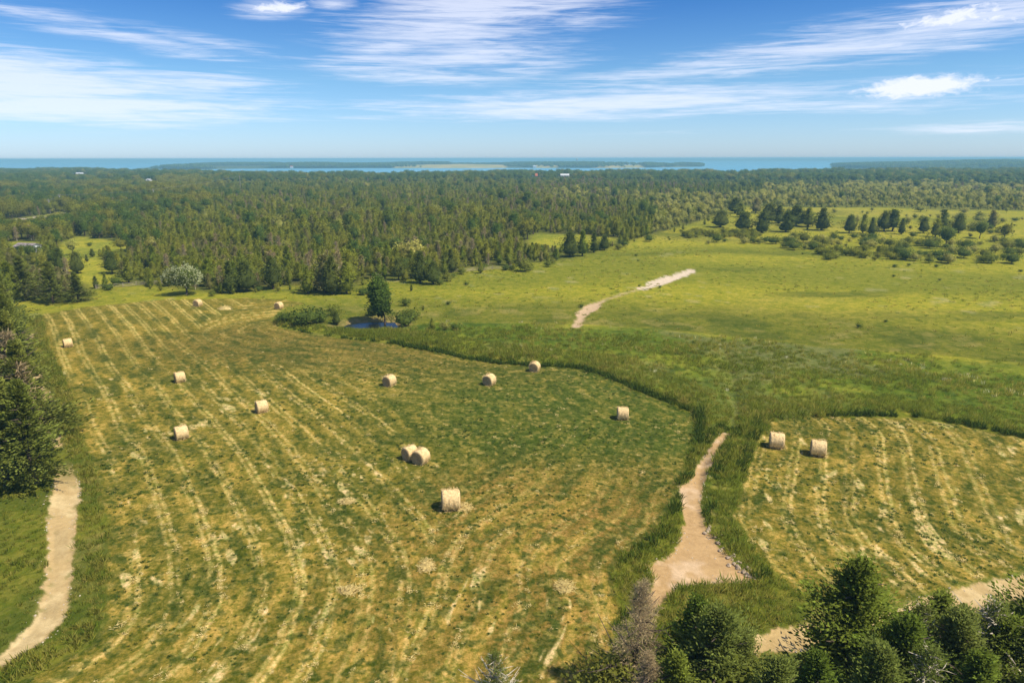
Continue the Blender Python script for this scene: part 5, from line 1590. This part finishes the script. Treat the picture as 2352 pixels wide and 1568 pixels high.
def far_lab(kd, k, px, i):
    sz = 'tall ' if hgt[i] > 6.4 else 'low ' if hgt[i] < 4.3 else ''
    rank = 'front row' if in_edge[i] < 12 else 'second row' if in_edge[i] < 30 else 'inner part'
    if kd == 'c': return sz + '%s cedar, %s of dense woods %s' % ({'cedar1': 'olive', 'cedar3': 'spreading olive', 'cedar4': 'greyish'}.get(k, 'dark green'), rank, where_c(px))
    if kd == 'l': return sz + '%s leafy tree in the woods %s' % ({'leafy1': 'yellow green', 'leafy2': 'deep green'}.get(k, 'fresh green'), where_l(px))
    if kd == 'y': return sz + '%s young tree, %s of the woods %s' % ('yellow green' if k == 'young2' else 'pale', rank, where_y(px))
    return sz + 'bare dead tree, %s of the woods %s' % (rank, where_c(px) if px < 1560 else where_y(px))


in_edge = sd_poly(bx, by, FOREST)
MEMB = {'c': ('cedar_tree', 'cedar', ['cedar0', 'cedar1', 'cedar2', 'cedar3', 'cedar4'], 215, 'dark green cedar crowded in the dense woods beyond the big hay field', 'cedars of the dense woods'),
        'l': ('broadleaf_tree', 'tree', ['leafy0', 'leafy1', 'leafy2'], 230, 'round leafy tree in the woods round the pale far road', 'leafy trees of the far woods'),
        'y': ('young_tree', 'young tree', ['young0', 'young1', 'young2'], 260, 'pale yellowish young tree in the light woods beyond the far meadow', 'pale young trees beyond the far meadow'),
        'd': ('dead_tree', 'dead tree', ['dead0', 'dead1'], 90, 'bare grey dead tree among the living ones in the woods', 'dead trees in the woods')}
rest = []
visible = (pX > -10) & (pX < FW + 10)
for kd, (nm, cat, keys, most, lab, grp) in MEMB.items():
    idx = np.where((kind == kd) & visible)[0]
    idx = idx[np.argsort(br[idx])][:most]
    for i in idx:
        k = keys[int(_hash(np.array([i]), np.array([3]), 4)[0] * 0.999 * len(keys))]
        plant(k, nm, (bx[i], by[i], bz[i] - 0.05), hgt[i], far_lab(kd, k, pX[i], i), cat, grp, wide=float(wid[i] * rw.uniform(0.85, 1.15)))
    kind[idx] = '-'


def joint_kind(key):
    """Crown and trunk of a kind in one mesh, for the mass of the woods."""
    p = PROTO[key]
    import bmesh
    bm = bmesh.new(); bm.from_mesh(p['crown']); n0 = len(bm.faces)
    bm.from_mesh(p['trunk']); bm.faces.ensure_lookup_table()
    me = bpy.data.meshes.new(key + '_whole')
    for mm in p['crown'].materials: me.materials.append(mm)
    k = len(me.materials)
    for f in bm.faces[n0:]: f.material_index = k
    bm.to_mesh(me); bm.free()
    me.materials.append(p['trunk'].materials[0])
    return me


for kd, name, keys, lab in (('c', 'cedar_woods', ['cedar0', 'cedar1', 'cedar2', 'cedar3', 'cedar4'], 'mass of dark cedars filling the plain behind the nearest rows'),
                            ('l', 'leafy_woods', ['leafy0', 'leafy1', 'leafy2'], 'mass of broadleaved trees in the distance up to the lake'),
                            ('y', 'young_woods', ['young0', 'young1', 'young2'], 'mass of pale young trees beyond the far meadow'),
                            ('d', 'dead_woods', ['dead0', 'dead1'], 'scattered grey dead trees farther back in the woods')):
    i = np.where(kind == kd)[0]
    base_h = np.array([PROTO[k]['h'] for k in keys])
    w = rw.random(len(i))
    if kd == 'c':
        pk = np.clip((w * 0.8 + 0.25 * n2[i] + 0.05) * 5, 0, 4.99).astype(int)
        pk = np.where((pX[i] > 1280) & (br[i] > 640), np.where(w < 0.8, 0, 2), pk)
    else:
        pk = (w * 0.999 * len(keys)).astype(int)
        if kd == 'l':
            pk = np.where((pX[i] < 500) & (n1[i] > 0.0) & (br[i] < 1100), 1, np.where((pk == 1) & (n1[i] < 0.1), 2 * (w > 0.5), pk))
    s = hgt[i] / base_h[pk]
    stuff(name, np.stack([bx[i], by[i], bz[i] - 0.05], 1), s * wid[i], rw.uniform(0, 6.28, len(i)), pk, [joint_kind(k) for k in keys], lab, s)

# woods across the water
g = [Geo() for _ in range(3)]
for k in range(3):
    leaf_crown(g[k], 11, 5.5, 5.0, 5.6, 26, 7, 1.9, 900 + k, cl_r=0.3)
far_kinds = [q.mesh('far_leafy', M[mm], fluff=(0, 0, 4, 0.5, 0.2)) for q, mm in zip(g, ('leaf_d', 'leaf_a', 'leaf_d'))]
for nm, (X, Y, Z), cov, cnt, sd, lab in (('peninsula_woods', pen_g, 0.02, 15000, 911, 'hazy woods along the peninsula across the water'), ('headland_woods', head_g, -0.9, 16000, 912, 'hazy blue green woods covering the headland')):
    r = np.random.default_rng(sd)
    ny, nx = X.shape
    a, b = r.random(cnt) * (nx - 1), r.random(cnt) * (ny - 1)
    ia, ib = a.astype(int), b.astype(int); fa, fb = a - ia, b - ib
    bl = lambda Q: (Q[ib, ia] * (1 - fa) + Q[ib, ia + 1] * fa) * (1 - fb) + (Q[ib + 1, ia] * (1 - fa) + Q[ib + 1, ia + 1] * fa) * fb
    x, y, z = bl(X), bl(Y), bl(Z)
    w = fbm(x * 0.7, y, 380, sd, 3)
    k = (z > LAKE_Z + 0.8) & ((w > cov))
    if nm == 'peninsula_woods':
        k &= (farm_front(x, y) < 0.5) | (r.random(cnt) < 0.16)
    x, y, z, w = x[k], y[k], z[k], w[k]
    s = r.uniform(0.6, 1.15, len(x)) * (0.5 + 1.9 * np.clip(w - cov, 0, 0.8)) * (1.0 if nm == 'peninsula_woods' else 0.8)
    s = np.minimum(s, 1.12)
    stuff(nm, np.stack([x, y, z - 0.3], 1), s * 1.9, r.uniform(0, 6.28, len(x)), r.integers(0, 3, len(x)), far_kinds, lab, s * 1.5)

# ------------------------------------------------------------------ tall grass, clover, straw
def clump(seed, mat, n, rad, l0, l1, wd, lean, lift=0.75):
    r = np.random.default_rng(seed)
    g = Geo()
    a = r.uniform(0, 2 * np.pi, n); q = np.sqrt(r.random(n)) * rad
    b = np.stack([q * np.cos(a), q * np.sin(a), np.full(n, -0.03)], 1)
    d = np.stack([r.normal(0, lean, n) + 0.1, r.normal(0, lean, n), np.ones(n)], 1)
    kites(g, b, d, r.uniform(l0, l1, n), wd, r, r.uniform(0.7, 1.3, n), fold=0.1)
    return g.mesh('clump', mat, fluff=(0, 0, -3.0, lift, 1.0))


def lying(seed, mat, n, rad, l0, l1, wd):
    r = np.random.default_rng(seed)
    g = Geo()
    b = np.stack([r.normal(0, rad, n), r.normal(0, rad * 0.6, n), r.uniform(0.02, 0.11, n)], 1)
    kites(g, b, np.stack([r.normal(size=n), r.normal(size=n), r.normal(0.05, 0.2, n)], 1), r.uniform(l0, l1, n), wd, r, r.uniform(0.7, 1.25, n), fold=0.1)
    return g.mesh('wisp', mat, fluff=(0, 0, -3.0, 0.6, 1.0))


GR = [clump(1000, M['grass'], 34, 0.42, 0.3, 0.85, 0.055, 0.42), clump(1001, M['grass'], 30, 0.5, 0.25, 0.75, 0.06, 0.55), clump(1002, M['grass_y'], 32, 0.45, 0.3, 0.9, 0.05, 0.48)]
STRIP = fp([(92, 726), (120, 812), (158, 898), (180, 988), (222, 1088), (249, 1200), (251, 1330), (240, 1420), (200, 1482), (110, 1540), (20, 1577), (-80, 1600), (-80, 1585), (0, 1534), (102, 1474), (153, 1420), (170, 1332), (175, 1200), (190, 1125),
            (176, 1085), (154, 1035), (132, 945), (106, 865), (84, 800), (74, 740)])
LOWLEFT = fp([(-160, 1125), (116, 1122), (105, 1200), (103, 1300), (90, 1380), (56, 1443), (-5, 1496), (-160, 1560)])
PATCH = fp([(1536, 1350), (1600, 1342), (1728, 1338), (1800, 1370), (1840, 1425), (1740, 1452), (1690, 1475), (1640, 1520), (1500, 1520), (1480, 1420)])


def scatter(poly_fn, xr, yr, per_m2, seed):
    r = np.random.default_rng(seed)
    n = int((xr[1] - xr[0]) * (yr[1] - yr[0]) * per_m2)
    x, y = r.uniform(*xr, n), r.uniform(*yr, n)
    k = np.abs(np.arctan2(x, y)) < R(43)
    x, y = x[k], y[k]
    d = poly_fn(x, y)
    k = r.random(len(x)) < d
    return x[k], y[k]


def not_dirt(x, y):
    m = np.ones(len(x), bool)
    for t in (TRACK_LEFT, TRACK_MID, ROAD_RIGHT):
        m &= sd_poly(x, y, t) < -0.15
    return m


def dens_grass(x, y):
    fa, fb = sd_poly(x, y, FIELD_A), sd_poly(x, y, FIELD_B)
    lu = sd_poly(x, y, LUSH); st = sd_poly(x, y, STRIP); ll = sd_poly(x, y, LOWLEFT); pa = sd_poly(x, y, PATCH); tm = sd_poly(x, y, TRACK_MID)
    nf = np.maximum(fa, fb)
    d = np.where(lu > 0, np.where((lu < 7) & (nf > -9), 0.75, 0.34 * sst(0, 16, lu + 5 * fbm(x, y, 9, 76, 2))), 0)
    d = np.where(st > 0, np.clip(0.75 + 0.3 * fbm(x, y, 5, 77, 2), 0.2, 1), d)
    d = np.where(ll > 0, 0.55, d)
    d = np.where(pa > 0, 1.0, d)
    d = np.where((tm > -5.0) & (np.maximum(fa, fb) < 0), np.maximum(d, 0.9), d)
    return d * ((fa < 0) & (fb < 0)) * not_dirt(x, y) * (sd_poly(x, y, POND) < -0.3) * (d_line(x, y, DITCH) > 0.25)


x, y = scatter(dens_grass, (-120, 130), (28, 165), 4.6, 71)
z = height(x, y)
rg = np.random.default_rng(72)
ye = 0.28 + 0.25 * fbm(x, y, 10, 78, 3) - 0.08 * (sd_poly(x, y, LUSH) > 0) + 0.25 * (sd_poly(x, y, STRIP) > 0)
pk = np.where(rg.random(len(x)) < ye, 2, rg.integers(0, 2, len(x)))
edge_t = 1 + 0.35 * np.exp(-(np.minimum(0, np.maximum(sd_poly(x, y, FIELD_A), sd_poly(x, y, FIELD_B))) / 4) ** 2) * (sd_poly(x, y, LUSH) > 0)
low = np.where(sd_poly(x, y, LOWLEFT) > 0, 0.6, 1.0)
s = rg.uniform(0.7, 1.2, len(x)) * (0.85 + 0.3 * fbm(x, y, 6, 79, 3)) * edge_t * low
stuff('tall_grass', np.stack([x, y, z], 1), np.maximum(s, 0.4) * 1.0, rg.uniform(0, 6.28, len(x)), pk, GR, 'tall uncut grass along the tracks, the field edges and the wet hollow', np.maximum(s, 0.4))

DK = [clump(1005, M['grass_shade'], 34, 0.45, 0.5, 1.15, 0.09, 0.35, 0.15), clump(1006, M['grass_shade'], 30, 0.5, 0.4, 1.0, 0.10, 0.5, 0.15)]  # clumps whose dark colour draws the shaded line of the field edge


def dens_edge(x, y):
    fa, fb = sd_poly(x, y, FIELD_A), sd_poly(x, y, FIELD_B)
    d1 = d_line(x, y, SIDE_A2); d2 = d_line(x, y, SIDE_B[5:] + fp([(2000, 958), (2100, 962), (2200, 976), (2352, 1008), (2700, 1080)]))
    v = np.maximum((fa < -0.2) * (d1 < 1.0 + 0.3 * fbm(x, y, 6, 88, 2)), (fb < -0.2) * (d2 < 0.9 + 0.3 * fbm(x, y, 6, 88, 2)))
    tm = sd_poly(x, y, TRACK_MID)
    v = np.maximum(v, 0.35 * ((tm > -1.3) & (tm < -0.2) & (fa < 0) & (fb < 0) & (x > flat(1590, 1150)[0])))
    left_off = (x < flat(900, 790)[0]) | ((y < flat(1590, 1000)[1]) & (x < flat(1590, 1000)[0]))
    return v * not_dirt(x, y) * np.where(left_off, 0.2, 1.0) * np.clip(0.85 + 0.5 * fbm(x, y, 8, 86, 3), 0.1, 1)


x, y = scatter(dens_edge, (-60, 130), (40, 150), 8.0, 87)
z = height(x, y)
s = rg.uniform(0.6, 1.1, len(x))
stuff('edge_shade_grass', np.stack([x, y, z], 1), s, rg.uniform(0, 6.28, len(x)), rg.integers(0, 2, len(x)), DK, 'tall grass along the hay field edges, coloured dark for its shaded side', s)
CL = [clump(1010, M['tuft'], 26, 0.13, 0.08, 0.20, 0.06, 0.6), clump(1011, M['tuft'], 20, 0.10, 0.06, 0.17, 0.055, 0.7)]


def dens_clover(x, y):
    d = np.maximum(sd_poly(x, y, FIELD_A), sd_poly(x, y, FIELD_B))
    return (d > 0.4) * np.clip(0.45 + 0.8 * fbm(x, y, 9, 81, 3), 0.05, 1) * np.clip((115 - np.hypot(x, y)) / 60, 0, 1)


x, y = scatter(dens_clover, (-85, 80), (28, 115), 2.6, 82)
z = height(x, y)
s = rg.uniform(0.5, 1.35, len(x)) * np.clip(np.hypot(x, y) / 60, 0.8, 1.3)
stuff('clover_tufts', np.stack([x, y, z], 1), s, rg.uniform(0, 6.28, len(x)), rg.integers(0, 2, len(x)), CL, 'dark green clover regrowing all over the hay stubble', s)
ST = [lying(1020, M['straw'], 22, 0.26, 0.2, 0.5, 0.06), lying(1021, M['straw'], 16, 0.2, 0.2, 0.42, 0.06)]


def dens_straw(x, y):
    a, b = sd_poly(x, y, FIELD_A), sd_poly(x, y, FIELD_B)
    v = np.where(a > 0.3, stripes(x, y, row_dist(x, y, 0), 200), 0) + np.where(b > 0.3, stripes(x, y, row_dist(x, y, 1), 201), 0)
    gx0, gy0 = flat(1380, 930); bx0, by0 = flat(820, 790)
    q = sst(38, 8, np.hypot((x - gx0) * 0.8, y - gy0)); q2 = sst(45, 10, np.hypot((x - bx0) * 0.9, (y - by0) * 1.6))
    v = v * np.where(a > 0, swath_fade(x, y), 1.0)
    return v * (1 - 0.8 * np.maximum(q, q2)) * np.clip((130 - np.hypot(x, y)) / 70, 0, 1) * 0.8 + 0.006 * ((a > 0) | (b > 0))


x, y = scatter(dens_straw, (-90, 85), (28, 130), 3.4, 83)
z = height(x, y)
s = rg.uniform(0.35, 0.85, len(x))
stuff('straw_wisps', np.stack([x, y, z], 1), s, rg.uniform(0, 6.28, len(x)), rg.integers(0, 2, len(x)), ST, 'loose straw left in rows over the mown fields', s)

# wild flowers in the wet grass, stones beside the tracks
M['petal'] = foliage('flower_heads', (0.56, 0.54, 0.36), (0.55, 0.48, 0.14), 0.2)
FL = [clump(1040, M['petal'], 9, 0.45, 0.55, 0.75, 0.05, 0.25), clump(1041, M['grass_y'], 26, 0.5, 0.5, 1.0, 0.05, 0.4)]


def dens_flower(x, y):
    lu = sd_poly(x, y, LUSH)
    return ((lu > 1) | (sd_poly(x, y, PATCH) > 0)) * np.clip(fbm(x, y, 11, 92, 3) - 0.05, 0, 1) * (np.maximum(sd_poly(x, y, FIELD_A), sd_poly(x, y, FIELD_B)) < -0.5) * not_dirt(x, y) * (sd_poly(x, y, POND) < -1)


x, y = scatter(dens_flower, (-60, 130), (40, 165), 0.9, 93)
z = height(x, y)
s = rg.uniform(0.6, 1.15, len(x))
stuff('wild_flowers', np.stack([x, y, z], 1), s, rg.uniform(0, 6.28, len(x)), (rg.random(len(x)) < 0.7).astype(int), FL, 'whitish flower heads and pale seed heads scattered in the wet grass', s)
M['pebble'] = plain('pale_stone', (0.50, 0.42, 0.31), 0.9, 0.3, 2.0, 0.1)
ST_R = []
for q in range(2):
    mm_ = g_r[q].copy(); mm_.materials.clear(); mm_.materials.append(M['pebble']); ST_R.append(mm_)


def dens_stone(x, y):
    v = np.zeros(len(x))
    for t_, w_ in ((TRACK_LEFT, 0.5), (TRACK_MID, 0.7), (ROAD_RIGHT, 0.35)):
        d_ = sd_poly(x, y, t_)
        v = np.maximum(v, w_ * np.exp(-(np.minimum(np.abs(d_), 9) / 0.35) ** 2) + 0.05 * (d_ > 0))
    return v * np.clip(0.5 + fbm(x, y, 4, 95, 2), 0, 1) * (np.hypot(x, y) < 120)


x, y = scatter(dens_stone, (-70, 60), (28, 110), 12.0, 96)
z = height(x, y)
s = 0.03 + 0.09 * rg.random(len(x)) ** 3
stuff('loose_stones', np.stack([x, y, z + 0.01], 1), s, rg.uniform(0, 6.28, len(x)), rg.integers(0, 2, len(x)), ST_R, 'small pale stones along the edges of the tracks', s)

# weeds and wild flowers on the meadow
MW = [clump(1030, M['grass_y'], 16, 0.5, 0.3, 0.6, 0.12, 0.5), clump(1031, M['grass'], 16, 0.5, 0.3, 0.6, 0.12, 0.5), PROTO['shrub1']['crown']]


def dens_mead(x, y):
    ok = (sd_poly(x, y, FIELD_A) < -0.5) & (sd_poly(x, y, FIELD_B) < -0.5) & (sd_poly(x, y, LUSH) < 0) & (sd_poly(x, y, FOREST) < 2) & not_dirt(x, y) & (np.hypot(x, y) > 100) & (sd_poly(x, y, POND) < -0.5)
    return ok * np.clip(0.4 + 0.6 * fbm(x, y, 20, 85, 3), 0.03, 1)


x, y = scatter(dens_mead, (-110, 240), (100, 330), 0.16, 84)
z = height(x, y)
pk = np.where(rg.random(len(x)) < 0.012, 2, rg.integers(0, 2, len(x)))
s = np.where(pk == 2, rg.uniform(0.2, 0.45, len(x)), rg.uniform(0.5, 1.0, len(x)))
stuff('meadow_weeds', np.stack([x, y, z], 1), s, rg.uniform(0, 6.28, len(x)), pk, MW, 'weeds and coarse grass dotted over the yellow green meadow', s)

# ------------------------------------------------------------------ haze
hm = bpy.data.materials.new('haze')
hm.use_nodes = True
t = hm.node_tree; t.nodes.clear()
pv = t.nodes.new('ShaderNodeVolumePrincipled')
pv.inputs['Color'].default_value = (0.42, 0.84, 1.0, 1)
pv.inputs['Density'].default_value = 0.00023
pv.inputs['Anisotropy'].default_value = 0.0
ho = t.nodes.new('ShaderNodeOutputMaterial'); t.links.new(pv.outputs[0], ho.inputs['Volume'])
g = Geo(); g.box((-29000, -29000, -19.0), (29000, 29000, 35.0))
tag(link(bpy.data.objects.new('haze', g.mesh('haze', hm))), 'thin blue summer haze over the whole landscape', None, None, 'stuff')
